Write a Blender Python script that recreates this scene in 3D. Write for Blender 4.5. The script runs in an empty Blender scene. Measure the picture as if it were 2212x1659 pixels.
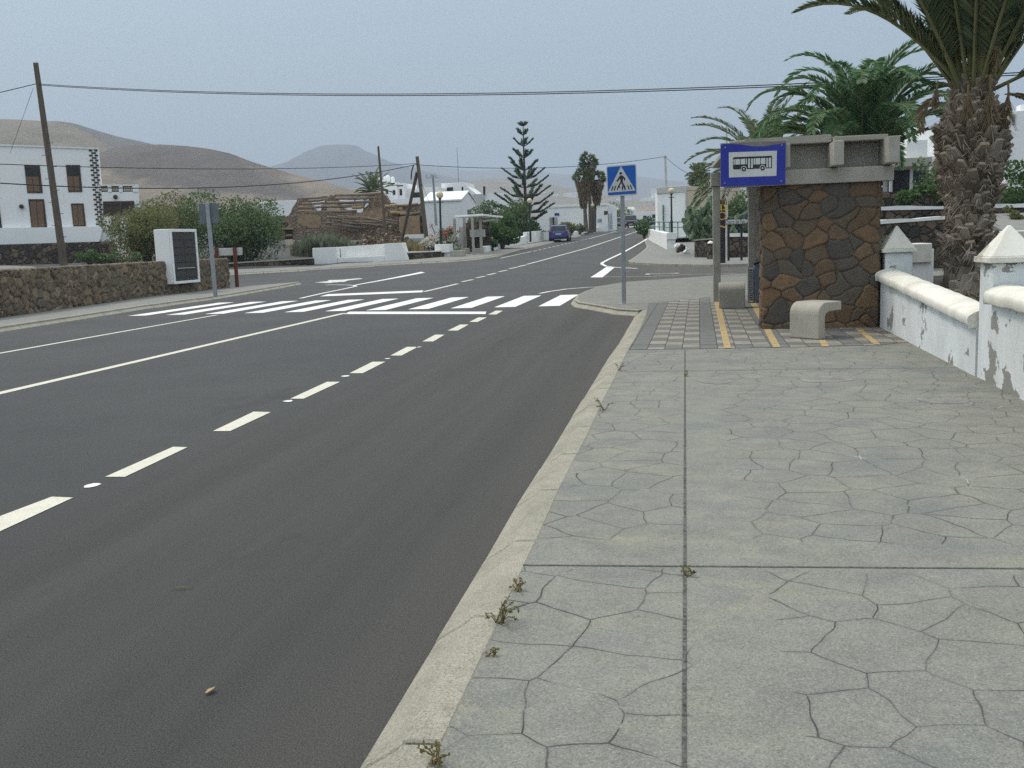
import bpy, bmesh, math, random
import numpy as np
from mathutils import Vector, Matrix, noise as mnoise
random.seed(7)
SC = bpy.context.scene
COL = SC.collection
R = math.radians

# ---------------------------------------------------------------- camera
F = 2150.0; CX, CY = 1106.0, 829.5; H0 = 1.5
def nz(v): return v/np.linalg.norm(v)
Yc = nz(np.array([(1455-CX)/F, (CY-510)/F, -1.0]))
Zc = nz(np.cross(np.array([1, 0.036, 0.0]), Yc)); Xc = np.cross(Yc, Zc)
RM = np.array([Xc, Yc, Zc]); CAM = np.array([0, 0, H0])
cd = bpy.data.cameras.new('camera'); cam = bpy.data.objects.new('camera', cd); COL.objects.link(cam)
cd.sensor_width = 36; cd.lens = 36*F/2212; cd.clip_start = 0.05; cd.clip_end = 20000
cam.matrix_world = Matrix([[*RM[0], 0], [*RM[1], 0], [*RM[2], H0], [0, 0, 0, 1]])
SC.camera = cam
# ---------------------------------------------------------------- sky, sun, exposure
SC.view_settings.view_transform = 'Standard'; SC.view_settings.look = 'None'
SC.view_settings.exposure = 0.12; SC.view_settings.gamma = 1.0
W = bpy.data.worlds.new('World'); SC.world = W; W.use_nodes = True
nt = W.node_tree; nt.nodes.clear()
SUN_EL, SUN_AZ = 58, -70           # azimuth from +Y (down the road), negative to the left
def wn(t): return nt.nodes.new(t)
sky = wn('ShaderNodeTexSky'); sky.sky_type = 'NISHITA'; sky.sun_disc = False
sky.sun_elevation = R(SUN_EL); sky.sun_rotation = R(SUN_AZ); sky.dust_density = 5.0; sky.air_density = 1.5
b1 = wn('ShaderNodeBackground'); b1.inputs[1].default_value = 0.05*.7
b2 = wn('ShaderNodeBackground'); b2.inputs[1].default_value = 1.0
tc = wn('ShaderNodeTexCoord'); sx = wn('ShaderNodeSeparateXYZ'); rp = wn('ShaderNodeValToRGB')
nt.links.new(tc.outputs['Generated'], sx.inputs[0]); nt.links.new(sx.outputs['Z'], rp.inputs[0])
e = rp.color_ramp.elements
e[0].position = 0.0; e[0].color = (.235, .315, .425, 1)
e[1].position = 1.0; e[1].color = (1.15, 1.18, 1.18, 1)
for p, c in ((.07, (.25, .335, .445)), (.16, (.28, .37, .465)), (.25, (.325, .415, .50)), (.42, (.70, .78, .83))):
    n = e.new(p); n.color = (*c, 1)
nt.links.new(sky.outputs[0], b1.inputs[0]); nt.links.new(rp.outputs[0], b2.inputs[0])
ad = wn('ShaderNodeAddShader'); wo = wn('ShaderNodeOutputWorld')
nt.links.new(b1.outputs[0], ad.inputs[0]); nt.links.new(b2.outputs[0], ad.inputs[1]); nt.links.new(ad.outputs[0], wo.inputs[0])
sd = bpy.data.lights.new('sun', 'SUN'); sd.energy = 1.6; sd.angle = R(14); sd.color = (1, .94, .85)
so = bpy.data.objects.new('sun', sd); COL.objects.link(so)
dirv = Vector((math.sin(R(SUN_AZ))*math.cos(R(SUN_EL)), math.cos(R(SUN_AZ))*math.cos(R(SUN_EL)), math.sin(R(SUN_EL))))
so.rotation_euler = dirv.to_track_quat('Z', 'Y').to_euler()
cy = SC.cycles
cy.max_bounces = 5; cy.diffuse_bounces = 3; cy.glossy_bounces = 2; cy.transmission_bounces = 2; cy.volume_bounces = 0
cy.use_denoising = False; cy.caustics_reflective = False; cy.caustics_refractive = False
try: cy.volume_step_rate = 4.0
except Exception: pass

# ---------------------------------------------------------------- terrain height + pixel rays
def sm(a, b, x):
    t = min(1, max(0, (x-a)/(b-a))); return t*t*(3-2*t)
def ramp(y, a, b, s):
    if y <= a: return 0.0
    if y < b: return s*(y-a)**2/2/(b-a)
    return s*(b-a)/2+s*(y-b)
def zt(y):
    return ramp(y, 28, 60, .03)-ramp(y, 135, 165, .055)+ramp(y, 260, 520, .067)-ramp(y, 2600, 3600, .04)
def h(x, y):
    z = zt(y)
    if x < -32: z += 2.0*sm(-32, -46, x)*sm(52, 66, y)*(1-sm(160, 300, y))
    if x > 6: z += 1.9*sm(6, 22, x)*sm(50, 66, y)*(1-sm(160, 300, y))
    if y > 400: z += 6*(mnoise.noise((x/300, y/300, 3)))*sm(400, 900, y)
    return z
def ray(px, py): return RM @ np.array([(px-CX)/F, (CY-py)/F, -1.0])
def P(px, py, Y):
    d = ray(px, py); return Vector(CAM+d*(Y/d[1]))
def G(px, py, dz=0.0):
    d = ray(px, py); t = 0.5
    g = lambda t: (CAM[2]+d[2]*t)-h(d[0]*t, d[1]*t)-dz
    while g(t) > 0 and t < 400: t *= 1.02
    a, b = t/1.02, t
    for _ in range(20):
        m = (a+b)/2
        if g(m) > 0: a = m
        else: b = m
    return Vector(CAM+d*b)
def plane(A, B):
    """vertical plane through the plan line A-B: pixel -> point on it"""
    n = np.array([B[1]-A[1], A[0]-B[0]])
    def q(px, py, off=0.0):
        d = ray(px, py); t = (n[0]*A[0]+n[1]*A[1])/(n[0]*d[0]+n[1]*d[1])
        p = CAM+d*t
        if off: p[:2] += n/np.linalg.norm(n)*off
        return Vector(p)
    q.n = Vector((*(n/np.linalg.norm(n)), 0)); q.u = Vector((B[0]-A[0], B[1]-A[1], 0)).normalized()
    return q

# ---------------------------------------------------------------- materials
class NT:
    def __init__(s, name):
        s.m = bpy.data.materials.new(name); s.m.use_nodes = True
        s.t = s.m.node_tree; s.b = s.t.nodes['Principled BSDF']
        s.b.inputs['Specular IOR Level'].default_value = .25
        s.co = s.n('ShaderNodeTexCoord').outputs['Object']
    def n(s, t, **k):
        o = s.t.nodes.new(t)
        for a, v in k.items(): setattr(o, a, v)
        return o
    def l(s, a, b): s.t.links.new(a, b)
    def noise(s, scale, detail=4, rough=.6, co=None, dist=0):
        o = s.n('ShaderNodeTexNoise'); o.inputs['Scale'].default_value = scale; o.inputs['Detail'].default_value = detail
        o.inputs['Roughness'].default_value = rough; o.inputs['Distortion'].default_value = dist
        s.l(co or s.co, o.inputs['Vector']); return o.outputs['Fac']
    def map(s, scale=(1, 1, 1), rot=(0, 0, 0), co=None):
        o = s.n('ShaderNodeMapping'); o.inputs['Scale'].default_value = scale; o.inputs['Rotation'].default_value = rot
        s.l(co or s.co, o.inputs['Vector']); return o.outputs[0]
    def ramp(s, fac, stops):
        o = s.n('ShaderNodeValToRGB'); el = o.color_ramp.elements
        while len(el) < len(stops): el.new(.5)
        for q, (p, c) in zip(el, stops):
            q.position = p; q.color = (*c, 1) if not isinstance(c, float) else (c, c, c, 1)
        s.l(fac, o.inputs[0]); return o.outputs[0]
    def mix(s, a, b, fac, mode='MIX'):
        o = s.n('ShaderNodeMix', data_type='RGBA', blend_type=mode)
        for i, v in ((0, fac), (6, a), (7, b)):
            if hasattr(v, 'is_output') or isinstance(v, bpy.types.NodeSocket): s.l(v, o.inputs[i])
            elif i == 0: o.inputs[0].default_value = v
            else: o.inputs[i].default_value = (*v, 1)
        return o.outputs[2]
    def math(s, op, a, b=0.0, clamp=False):
        o = s.n('ShaderNodeMath', operation=op); o.use_clamp = clamp
        for i, v in ((0, a), (1, b)):
            if isinstance(v, bpy.types.NodeSocket): s.l(v, o.inputs[i])
            else: o.inputs[i].default_value = v
        return o.outputs[0]
    def rng(s, v, a, b, c=0.0, d=1.0):
        o = s.n('ShaderNodeMapRange'); s.l(v, o.inputs[0])
        for i, x in enumerate((a, b, c, d)): o.inputs[i+1].default_value = x
        return o.outputs[0]
    def sep(s, co=None):
        o = s.n('ShaderNodeSeparateXYZ'); s.l(co or s.co, o.inputs[0]); return o.outputs
    def bump(s, hgt, dist=.01, strength=.6):
        o = s.n('ShaderNodeBump'); o.inputs['Distance'].default_value = dist; o.inputs['Strength'].default_value = strength
        s.l(hgt, o.inputs['Height']); s.l(o.outputs[0], s.b.inputs['Normal']); return o
    def col(s, v, rough=.85):
        if isinstance(v, bpy.types.NodeSocket): s.l(v, s.b.inputs['Base Color'])
        else: s.b.inputs['Base Color'].default_value = (*v, 1)
        s.b.inputs['Roughness'].default_value = rough; return s
def M2(name, c1, c2, scale=4.0, rough=.85, bump=0.0, bscale=40, detail=6, lo=.35, hi=.65, stretch=(1, 1, 1), metal=0.0, speck=0.0):
    """two tones blended by noise, optional bump and fine speckle"""
    t = NT(name); co = t.map(stretch)
    c = t.mix(c1, c2, t.rng(t.noise(scale, detail, .65, co), lo, hi))
    if speck: c = t.mix(c, (.0, .0, .0), t.rng(t.noise(bscale*2, 2, .5), .60, .75, 0, speck))
    t.col(c, rough); t.b.inputs['Metallic'].default_value = metal
    if bump: t.bump(t.noise(bscale, 4, .6), bump, .7)
    return t.m
def leafmat(name, stops, rough=.6, clump=.8):
    t = NT(name); g = t.n('ShaderNodeNewGeometry')
    f = t.math('ADD', t.math('MULTIPLY', g.outputs['Random Per Island'], .6), t.math('MULTIPLY', t.noise(clump, 2), .5))
    k = len(stops); t.col(t.ramp(f, [(.15+.7*i/(k-1), c) for i, c in enumerate(stops)]), rough)
    t.b.inputs['Specular IOR Level'].default_value = .2
    cs_ = t.b.inputs['Base Color'].links[0].from_socket; tr = t.n('ShaderNodeBsdfTranslucent'); t.l(cs_, tr.inputs[0]); mx = t.n('ShaderNodeMixShader'); mx.inputs[0].default_value = .38
    out = [n_ for n_ in t.t.nodes if n_.type == 'OUTPUT_MATERIAL'][0]; t.l(t.b.outputs[0], mx.inputs[1]); t.l(tr.outputs[0], mx.inputs[2]); t.l(mx.outputs[0], out.inputs[0])
    return t.m

def mk_asphalt():
    t = NT('asphalt'); x = t.sep()
    big = t.noise(.35, 4); streak = t.noise(1.0, 5, .6, t.map((2.2, .07, 1), (0, 0, R(-2))))
    bay = t.rng(t.math('ADD', x['X'], t.math('MULTIPLY', t.noise(.5, 4), 1.2)), -3.9, -2.2)
    lane = t.mix((0.059, 0.065, 0.068), (0.078, 0.082, 0.084), t.rng(big, .35, .65))
    bayc = t.mix((.060, .061, .058), (.082, .082, .077), t.rng(streak, .36, .66))
    c = t.mix(lane, bayc, bay)
    c = t.mix(c, (.10, .095, .082), t.rng(t.noise(.9, 6, .7, t.map((1, .35, 1))), .60, .80, 0, .35))
    dust = t.rng(t.math('ADD', x['X'], t.math('MULTIPLY', t.noise(1.3, 4), .5)), -1.15, -.25, 0, .22)
    c = t.mix(c, (.17, .155, .13), dust)
    gr = t.noise(170, 3, .85); g2 = t.noise(60, 4, .8)
    c = t.mix(c, (.012, .012, .012), t.rng(gr, .48, .36, 0, .7))
    c = t.mix(c, (.21, .20, .18), t.rng(gr, .52, .68, 0, .7))
    c = t.mix(c, (.025, .025, .025), t.rng(g2, .46, .32, 0, .5))
    c = t.mix(c, (.03, .03, .03), t.rng(t.noise(.55, 6, .75, t.map((1, .3, 1), (0, 0, R(-3)))), .60, .72, 0, .45))
    c = t.mix(c, (.13, .125, .11), t.rng(t.noise(1.6, 7, .8, t.map((1.6, .25, 1), (0, 0, R(-4)))), .62, .76, 0, .35))
    t.col(c, .85); t.bump(gr, .010, .9); t.b.inputs['Specular IOR Level'].default_value = .3
    return t.m
def mk_pave():
    t = NT('stamped_concrete'); s = t.sep()
    wv = t.n('ShaderNodeVectorMath', operation='ADD'); nn = t.n('ShaderNodeTexNoise'); nn.inputs['Scale'].default_value = 2.2
    t.l(t.co, nn.inputs['Vector']); sc_ = t.n('ShaderNodeVectorMath', operation='SCALE'); sc_.inputs[3].default_value = .16
    t.l(nn.outputs['Color'], sc_.inputs[0]); t.l(t.co, wv.inputs[0]); t.l(sc_.outputs[0], wv.inputs[1])
    vo = t.n('ShaderNodeTexVoronoi', feature='DISTANCE_TO_EDGE', voronoi_dimensions='2D'); vo.inputs['Scale'].default_value = 3.5
    vo.inputs['Randomness'].default_value = .8
    t.l(t.map((1, .92, 1), (0, 0, .3), wv.outputs[0]), vo.inputs['Vector'])
    vc = t.n('ShaderNodeTexVoronoi', feature='F1', voronoi_dimensions='2D'); vc.inputs['Scale'].default_value = 3.5; vc.inputs['Randomness'].default_value = .8
    t.l(t.map((1, .92, 1), (0, 0, .3), wv.outputs[0]), vc.inputs['Vector'])
    d = t.math('ADD', vo.outputs['Distance'], t.math('MULTIPLY', t.math('SUBTRACT', t.noise(22, 4, .7), .5), .012))
    fade = t.rng(t.noise(1.9, 4, .65), .36, .54, .28, 1)
    wid = t.rng(t.noise(2.7, 3), .35, .65, .006, .016)
    cr = t.n('ShaderNodeMapRange'); t.l(d, cr.inputs[0]); cr.inputs[1].default_value = .002; t.l(wid, cr.inputs[2]); cr.inputs[3].default_value = 1; cr.inputs[4].default_value = 0
    band = t.rng(s['X'], .02, .05, 1, 0)
    b2_ = t.math('ADD', t.rng(s['X'], .33, .36), band, True)
    b3 = t.math('ADD', t.rng(s['Y'], 4.05, 4.10, 1, 0), t.rng(s['Y'], 4.45, 4.5), True)
    keep = t.math('MULTIPLY', b2_, b3)
    crack = t.math('MULTIPLY', t.math('MULTIPLY', cr.outputs[0], fade), keep)
    base = t.mix((.178, .180, .158), (.238, .240, .207), t.rng(t.noise(3.2, 8, .75), .36, .64))
    base = t.mix(base, (0.287, 0.281, 0.210), t.rng(t.noise(1.6, 7, .75, t.map((1, 2.2, 1))), .52, .70, 0, .8))
    base = t.mix(base, (0.144, 0.163, 0.163), t.rng(t.noise(1.1, 6, .7, t.map((1, 1.4, 1), (0, 0, .6))), .52, .68, 0, .7))
    base = t.mix(base, (0.104, 0.112, 0.107), t.rng(t.noise(5, 7, .75), .58, .74, 0, .6))
    base = t.mix(base, (0.104, 0.110, 0.105), t.math('MULTIPLY', t.rng(d, .0, .05, .35, 0), keep))
    fine = t.noise(150, 3, .8); mid = t.noise(48, 4, .75)
    base = t.mix(base, (0.073, 0.079, 0.076), t.rng(fine, .47, .33, 0, .8))
    base = t.mix(base, (0.439, 0.439, 0.397), t.rng(fine, .54, .70, 0, .6))
    base = t.mix(base, (0.110, 0.116, 0.110), t.rng(mid, .55, .72, 0, .5))
    c = t.mix(base, (.03, .032, .03), t.math('MULTIPLY', crack, .92))
    wh = t.math('MULTIPLY', t.math('MULTIPLY', t.rng(d, .003, .018, 1, 0), keep), t.rng(t.noise(2.3, 5, .7), .60, .68))
    c = t.mix(c, (.55, .55, .52), wh)
    t.col(c, .85)
    hh = t.math('ADD', t.math('MULTIPLY', crack, -.7), t.math('ADD', t.math('MULTIPLY', fine, .35), t.math('MULTIPLY', t.noise(14, 5, .7), .5)))
    t.bump(hh, .008, .6)
    return t.m
def mk_tiles():
    t = NT('paving_tiles'); sc = t.sep(t.map((1, 1, 1), (0, 0, R(1.4))))
    u = t.math('DIVIDE', sc['X'], .215); col = t.math('FLOOR', u); v = t.math('DIVIDE', sc['Y'], .40)
    row = t.math('FLOOR', t.math('ADD', v, t.math('MULTIPLY', col, .5)))
    par = t.math('ABSOLUTE', t.math('MODULO', row, 2)); c3 = t.math('ABSOLUTE', t.math('MODULO', t.math('ADD', col, 100), 4))
    on = t.math('MULTIPLY', t.rng(par, .4, .6), t.math('MULTIPLY', t.rng(c3, .3, .4), t.rng(sc['X'], -.72, -.70)))
    fu = t.math('PINGPONG', u, .5); fv = t.math('PINGPONG', t.math('ADD', v, t.math('MULTIPLY', col, .5)), .5)
    jt = t.math('MAXIMUM', t.rng(fu, .012, .028, 1, 0), t.rng(fv, .008, .018, 1, 0))
    tile = t.mix((.165, .168, .162), (.31, .29, .235), on)
    tile = t.mix(tile, (.11, .11, .105), t.rng(t.noise(4, 7, .75), .45, .72, 0, .6)); g = t.noise(110, 3, .8)
    tile = t.mix(tile, (.07, .07, .065), t.rng(g, .48, .34, 0, .6)); tile = t.mix(tile, (.4, .39, .35), t.rng(g, .55, .7, 0, .4))
    t.col(t.mix(tile, (.06, .06, .055), jt), .88); t.bump(t.math('SUBTRACT', g, t.math('MULTIPLY', jt, 1.2)), .006, .7); return t.m
def mk_white(name, c=(.80, .81, .79), dirty=(.62, .61, .55), amt=.5, peel=0.0, peelc=(.30, .29, .26)):
    t = NT(name); s = t.sep()
    k = t.mix(c, dirty, t.rng(t.noise(1.6, 6, .7, t.map((1, 1, .5))), .45, .78, 0, amt))
    k = t.mix(k, dirty, t.rng(t.noise(30, 4, .7), .60, .8, 0, amt*.6))
    if peel:
        pv = t.noise(1.7, 5, .62, t.map((1, 1, 1.3)))
        k = t.mix(k, peelc, t.rng(pv, peel, peel+.012))
        k = t.mix(k, (.38, .37, .28), t.rng(t.noise(.9, 6, .75, t.map((6, 6, .5))), .62, .74, 0, .5))
    t.col(k, .85); t.bump(t.noise(22, 5, .65), .012, .35)
    return t.m
def mk_stone(name, cols, mort, gap=(.03, .07)):
    """per-stone colour comes from the mesh attribute 'stone' (r = which stone, g = distance to its edge, b = second draw)"""
    t = NT(name); a = t.n('ShaderNodeAttribute', attribute_name='stone'); o = t.n('ShaderNodeSeparateColor')
    t.l(a.outputs['Color'], o.inputs[0])
    k = len(cols); c = t.ramp(o.outputs[0], [(i/k, cc) for i, cc in enumerate(cols)])
    c.node.color_ramp.interpolation = 'CONSTANT'
    c = t.mix(c, (.15, .118, .085), t.rng(t.noise(2.3, 6, .75), .35, .70, .1, .6))
    c = t.mix(c, (.085, .075, .06), t.rng(t.noise(7, 6, .75), .42, .72, 0, .6))
    c = t.mix(c, (.04, .038, .035), t.rng(t.noise(45, 5, .75), .52, .68, 0, .6))
    c = t.mix(c, (.34, .28, .19), t.rng(t.noise(30, 5, .7), .62, .76, 0, .30))
    c = t.mix(mort, c, t.rng(o.outputs[1], *gap))
    t.col(c, .9); t.bump(t.noise(38, 6, .75), .02, .8)
    return t.m
def mk_shader_stone(name, c1, c2, mort, scale=3.0, gap=.06):
    t = NT(name)
    vo = t.n('ShaderNodeTexVoronoi', feature='DISTANCE_TO_EDGE'); vo.inputs['Scale'].default_value = scale
    vc = t.n('ShaderNodeTexVoronoi', feature='F1'); vc.inputs['Scale'].default_value = scale
    t.l(t.co, vo.inputs['Vector']); t.l(t.co, vc.inputs['Vector'])
    c = t.mix(c1, c2, t.rng(t.sep(vc.outputs['Color'])['X'], .2, .8))
    c = t.mix(c, (.05, .045, .04), t.rng(t.noise(12, 5, .7), .5, .75, 0, .6))
    c = t.mix(mort, c, t.rng(vo.outputs['Distance'], gap*.3, gap))
    t.col(c, .9); t.bump(t.math('ADD', t.rng(vo.outputs['Distance'], 0, .15), t.math('MULTIPLY', t.noise(30, 4), .3)), .06, .9)
    return t.m
def mk_ground():
    t = NT('dry_ground'); s = t.sep()
    c = t.mix((.17, .13, .09), (.10, .085, .065), t.rng(t.noise(.25, 6, .7), .35, .65))
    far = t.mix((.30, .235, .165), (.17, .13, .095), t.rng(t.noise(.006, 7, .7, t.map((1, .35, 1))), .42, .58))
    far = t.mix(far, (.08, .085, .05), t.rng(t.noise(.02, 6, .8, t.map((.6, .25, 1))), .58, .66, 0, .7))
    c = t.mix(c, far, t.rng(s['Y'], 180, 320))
    t.col(c, .95); t.bump(t.noise(6, 6, .7), .05, .6)
    return t.m
def mk_hill(name, c1, c2, c3, sc=.01, dark=None):
    t = NT(name); s = t.sep()
    c = t.mix(c1, c2, t.rng(t.noise(sc, 8, .7, t.map((1, 1, 2.5))), .35, .65))
    c = t.mix(c, c3, t.rng(t.noise(sc*6, 6, .75, t.map((1, 1, 3))), .52, .72, 0, .6))
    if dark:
        # cloud shadow painted into the hill colour, outlined in hill coordinates
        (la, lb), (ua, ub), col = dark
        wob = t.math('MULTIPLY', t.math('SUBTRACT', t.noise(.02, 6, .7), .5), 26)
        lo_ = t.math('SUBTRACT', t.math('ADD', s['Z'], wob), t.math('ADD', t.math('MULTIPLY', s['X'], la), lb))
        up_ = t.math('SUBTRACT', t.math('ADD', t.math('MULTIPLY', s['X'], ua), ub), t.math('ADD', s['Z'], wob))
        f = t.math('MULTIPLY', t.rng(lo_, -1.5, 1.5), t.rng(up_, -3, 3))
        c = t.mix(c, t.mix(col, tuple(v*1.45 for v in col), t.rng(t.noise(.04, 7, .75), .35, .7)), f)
    c = t.mix(c, (.07, .065, .05), t.rng(t.noise(.25, 6, .85), .58, .70, 0, .5)); t.col(c, .95); t.bump(t.noise(.05, 9, .75), 7, .9)
    return t.m
ASPH = mk_asphalt(); PAVE = mk_pave(); TILES = mk_tiles(); GROUND = mk_ground()
PAVE2 = M2('grey_paving', (.255, .255, .238), (.20, .205, .192), 2, .85, .01, 60, speck=.4)
def mk_kerb():
    t = NT('kerb_concrete'); c = t.mix((0.381, 0.364, 0.293), (0.274, 0.263, 0.213), t.rng(t.noise(2.6, 7, .75), .38, .64))
    c = t.mix(c, (0.224, 0.218, 0.190), t.rng(t.noise(9, 6, .75), .54, .72, 0, .6)); g = t.noise(120, 3, .85)
    c = t.mix(c, (0.101, 0.095, 0.078), t.rng(g, .48, .34, 0, .8)); c = t.mix(c, (0.672, 0.650, 0.560), t.rng(g, .55, .70, 0, .5))
    t.col(c, .9); t.bump(t.math('ADD', g, t.math('MULTIPLY', t.noise(12, 5, .7), 1.5)), .008, .7); return t.m
KERB = mk_kerb()
def mk_mark(name, c, dirty):
    t = NT(name); k = t.mix(c, dirty, t.rng(t.noise(9, 6, .75), .45, .75, 0, .55))
    k = t.mix(k, (.12, .12, .11), t.rng(t.noise(85, 4, .85), .53, .66, 0, .7)); t.col(k, .75); return t.m
MARKW = mk_mark('white_paint', (.80, .80, .77), (.66, .65, .60)); MARKC = mk_mark('cream_paint', (.66, .64, .54), (.50, .48, .40))
MARKY = M2('yellow_tile', (.46, .345, .165), (.34, .265, .14), 7, .85, .004, 60)
MARKO = M2('worn_paint', (.66, .65, .61), (.22, .22, .20), 6, .8, 0, 40, lo=.50, hi=.64)
JOINT = M2('joint_grit', (.035, .035, .032), (.17, .165, .15), 45, .9, .01, 120)
WHITE = mk_white('white_plaster'); WHITE2 = mk_white('house_white', (.83, .845, .835), (.70, .71, .69), .35)
WCOPE = mk_white('coping_white', (.74, .73, .66), (.45, .42, .32), .85, .665, (.42, .40, .33))
WPEEL = mk_white('peeling_white', (.70, .74, .75), (.48, .50, .46), .8, .60, (.27, .265, .24))
WPEEL2 = mk_white('heavily_peeled_white', (.68, .72, .72), (.48, .50, .46), .8, .545, (.27, .265, .24))
GREYWALL = mk_white('grey_plaster', (.50, .50, .48), (.40, .40, .37), .5)
BEIGE = mk_white('beige_plaster', (.60, .52, .40), (.45, .38, .28), .7)
CONC = M2('raw_concrete', (0.345, 0.333, 0.287), (0.460, 0.443, 0.385), 2.2, .85, .012, 50, speck=.4)
CONCL = M2('pale_concrete', (.42, .40, .345), (.34, .325, .275), 3, .85, .008, 80, speck=.5)
GALV = M2('galvanised_steel', (.36, .385, .40), (.29, .31, .33), 6, .5, 0, 40, metal=.35)
DARKMET = M2('dark_metal', (.035, .037, .04), (.02, .02, .022), 6, .5)
DKGREEN = M2('dark_green_metal', (.012, .03, .032), (.02, .04, .042), 6, .5)
GREENM = M2('green_paint', (.06, .16, .13), (.08, .2, .17), 6, .6)
REDWOOD = M2('red_brown_post', (.17, .055, .04), (.10, .035, .028), 9, .75, .004, 60)
POLEW = M2('weathered_pole_wood', (.165, .135, .105), (.085, .068, .055), 3, .85, .01, 30, stretch=(8, 8, .5))
WOODB = M2('brown_shutter_wood', (.20, .135, .085), (.14, .09, .055), 5, .75, .006, 30, stretch=(6, 6, 1))
WOODD = M2('dark_frame_wood', (.075, .05, .035), (.05, .033, .025), 5, .75)
BEAMW = M2('old_beam_wood', (0.325, 0.260, 0.195), (0.169, 0.130, 0.101), 3, .85, .02, 12, stretch=(.6, 4, 4))
BEAMP = M2('pale_beam_wood', (.42, .31, .16), (.28, .20, .10), 3, .85, .02, 12)
GREYSIGN = M2('grey_sign_back', (.15, .175, .19), (.12, .14, .155), 4, .6)
WSIGN = M2('white_sign_back', (.55, .55, .53), (.45, .45, .43), 4, .6)
BLUE = M2('sign_blue', (.025, .035, .28), (.035, .05, .33), 3, .5)
BLUE2 = M2('crossing_blue', (.015, .10, .42), (.02, .13, .48), 3, .45)
SWHITE = M2('sign_white', (.62, .64, .62), (.54, .56, .545), 4, .5)
SBLACK = M2('sign_black', (.025, .025, .028), (.04, .04, .042), 8, .6)
PEELG = M2('bare_sign_metal', (.23, .215, .195), (.16, .15, .135), 7, .7)
TRUNKC = M2('palm_stem', (.20, .165, .125), (.085, .066, .05), 5, .9, .02, 30)
TRUNKD = M2('palm_trunk_core', (0.128, 0.102, 0.078), (0.068, 0.055, 0.045), 8, .95, .03, 25)
BARK = M2('bark', (.12, .10, .08), (.06, .05, .04), 5, .9, .02, 20, stretch=(1, 1, .3))
STALK = leafmat('dry_fruit_stalk', [(.15, .11, .065), (.26, .195, .115), (.34, .265, .165)], .8)
PALM1 = leafmat('palm_leaf_dark', [(0.043, 0.068, 0.040), (0.076, 0.114, 0.058), (0.130, 0.167, 0.079), (0.191, 0.205, 0.107)], .5)
PALM2 = leafmat('palm_leaf_green', [(0.040, 0.100, 0.043), (0.069, 0.156, 0.062), (0.119, 0.219, 0.094), (0.213, 0.306, 0.175)], .5)
PALM3 = leafmat('palm_leaf_grey', [(0.053, 0.088, 0.045), (0.105, 0.150, 0.070), (0.193, 0.228, 0.123)], .55)
RACH = M2('palm_rib', (.14, .15, .06), (.20, .19, .09), 3, .6)
DEADL = leafmat('dead_palm_leaf', [(.13, .09, .05), (.21, .16, .095), (.30, .24, .15)], .8)
LEAFA = leafmat('leaf_olive', [(0.061, 0.081, 0.035), (0.115, 0.142, 0.057), (0.182, 0.196, 0.078), (0.270, 0.243, 0.108)], .6)
LEAFB = leafmat('leaf_dark', [(0.039, 0.074, 0.036), (0.072, 0.129, 0.055), (0.125, 0.190, 0.081), (0.193, 0.241, 0.113)], .6)
LEAFC = leafmat('leaf_grey', [(0.084, 0.102, 0.066), (0.144, 0.168, 0.108), (0.216, 0.240, 0.162)], .7)
LEAFG = leafmat('leaf_bright', [(0.033, 0.078, 0.026), (0.065, 0.130, 0.039), (0.117, 0.195, 0.065)], .6)
DRYG = leafmat('dry_grass', [(.14, .12, .05), (.24, .20, .09), (.32, .26, .13)], .8)
FLW = leafmat('white_flower', [(.45, .43, .36), (.62, .60, .52), (.70, .69, .62)], .7)
FLR = leafmat('red_flower', [(.42, .05, .05), (.55, .09, .08), (.62, .16, .13)], .6)
CACT = leafmat('cactus_pad', [(0.081, 0.138, 0.081), (0.146, 0.219, 0.130), (0.227, 0.308, 0.194), (0.308, 0.356, 0.227)], .6)
PINE = leafmat('pine_needle', [(0.066, 0.114, 0.086), (0.106, 0.165, 0.124), (0.176, 0.238, 0.170)], .7)
STONE1 = mk_stone('shelter_stone', [(0.227, 0.134, 0.069), (0.102, 0.096, 0.088), (0.179, 0.110, 0.060), (0.079, 0.078, 0.075), (0.263, 0.162, 0.086), (0.132, 0.115, 0.090), (0.198, 0.126, 0.075), (0.093, 0.091, 0.087), (0.155, 0.110, 0.072)], (0.053, 0.049, 0.043), (.008, .04))
STONE2 = mk_stone('field_stone', [(0.302, 0.230, 0.151), (0.202, 0.157, 0.106), (0.258, 0.190, 0.123), (0.157, 0.125, 0.090), (0.336, 0.263, 0.174), (0.190, 0.168, 0.129)], (0.034, 0.028, 0.022), (.01, .06))
DSTONE = mk_shader_stone('dark_lava_stone', (.05, .045, .042), (.15, .115, .08), (.025, .022, .02), 3.2)
BSTONE = mk_shader_stone('brown_rubble_stone', (0.362, 0.261, 0.181), (0.217, 0.177, 0.142), (0.145, 0.123, 0.102), 4.2, .04)
OCHRE = M2('ochre_mud_plaster', (0.396, 0.282, 0.168), (0.240, 0.174, 0.114), 3.5, .95, .03, 8)
GRAVEL = M2('black_gravel', (.035, .033, .032), (.085, .078, .07), 30, .95, .03, 60)
GLASSD = M2('dark_glass', (.02, .025, .03), (.035, .04, .045), 2, .12)
BLACKR = M2('rubber', (.018, .018, .018), (.03, .03, .03), 8, .85)
CHROME = M2('hub_steel', (.35, .36, .37), (.25, .26, .27), 8, .35, metal=.6)
def paint(name, c):
    t = NT(name); t.col(c, .32); t.b.inputs['Coat Weight'].default_value = .5; t.b.inputs['Specular IOR Level'].default_value = .5; return t.m
LAMPG = M2('lamp_globe', (.66, .60, .40), (.60, .54, .36), 3, .35)
BINBL = M2('bin_blue_grey', (.13, .165, .215), (.16, .19, .235), 5, .55)
DOORD = M2('cabinet_door', (.050, .047, .044), (.075, .070, .065), 12, .6)

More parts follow.
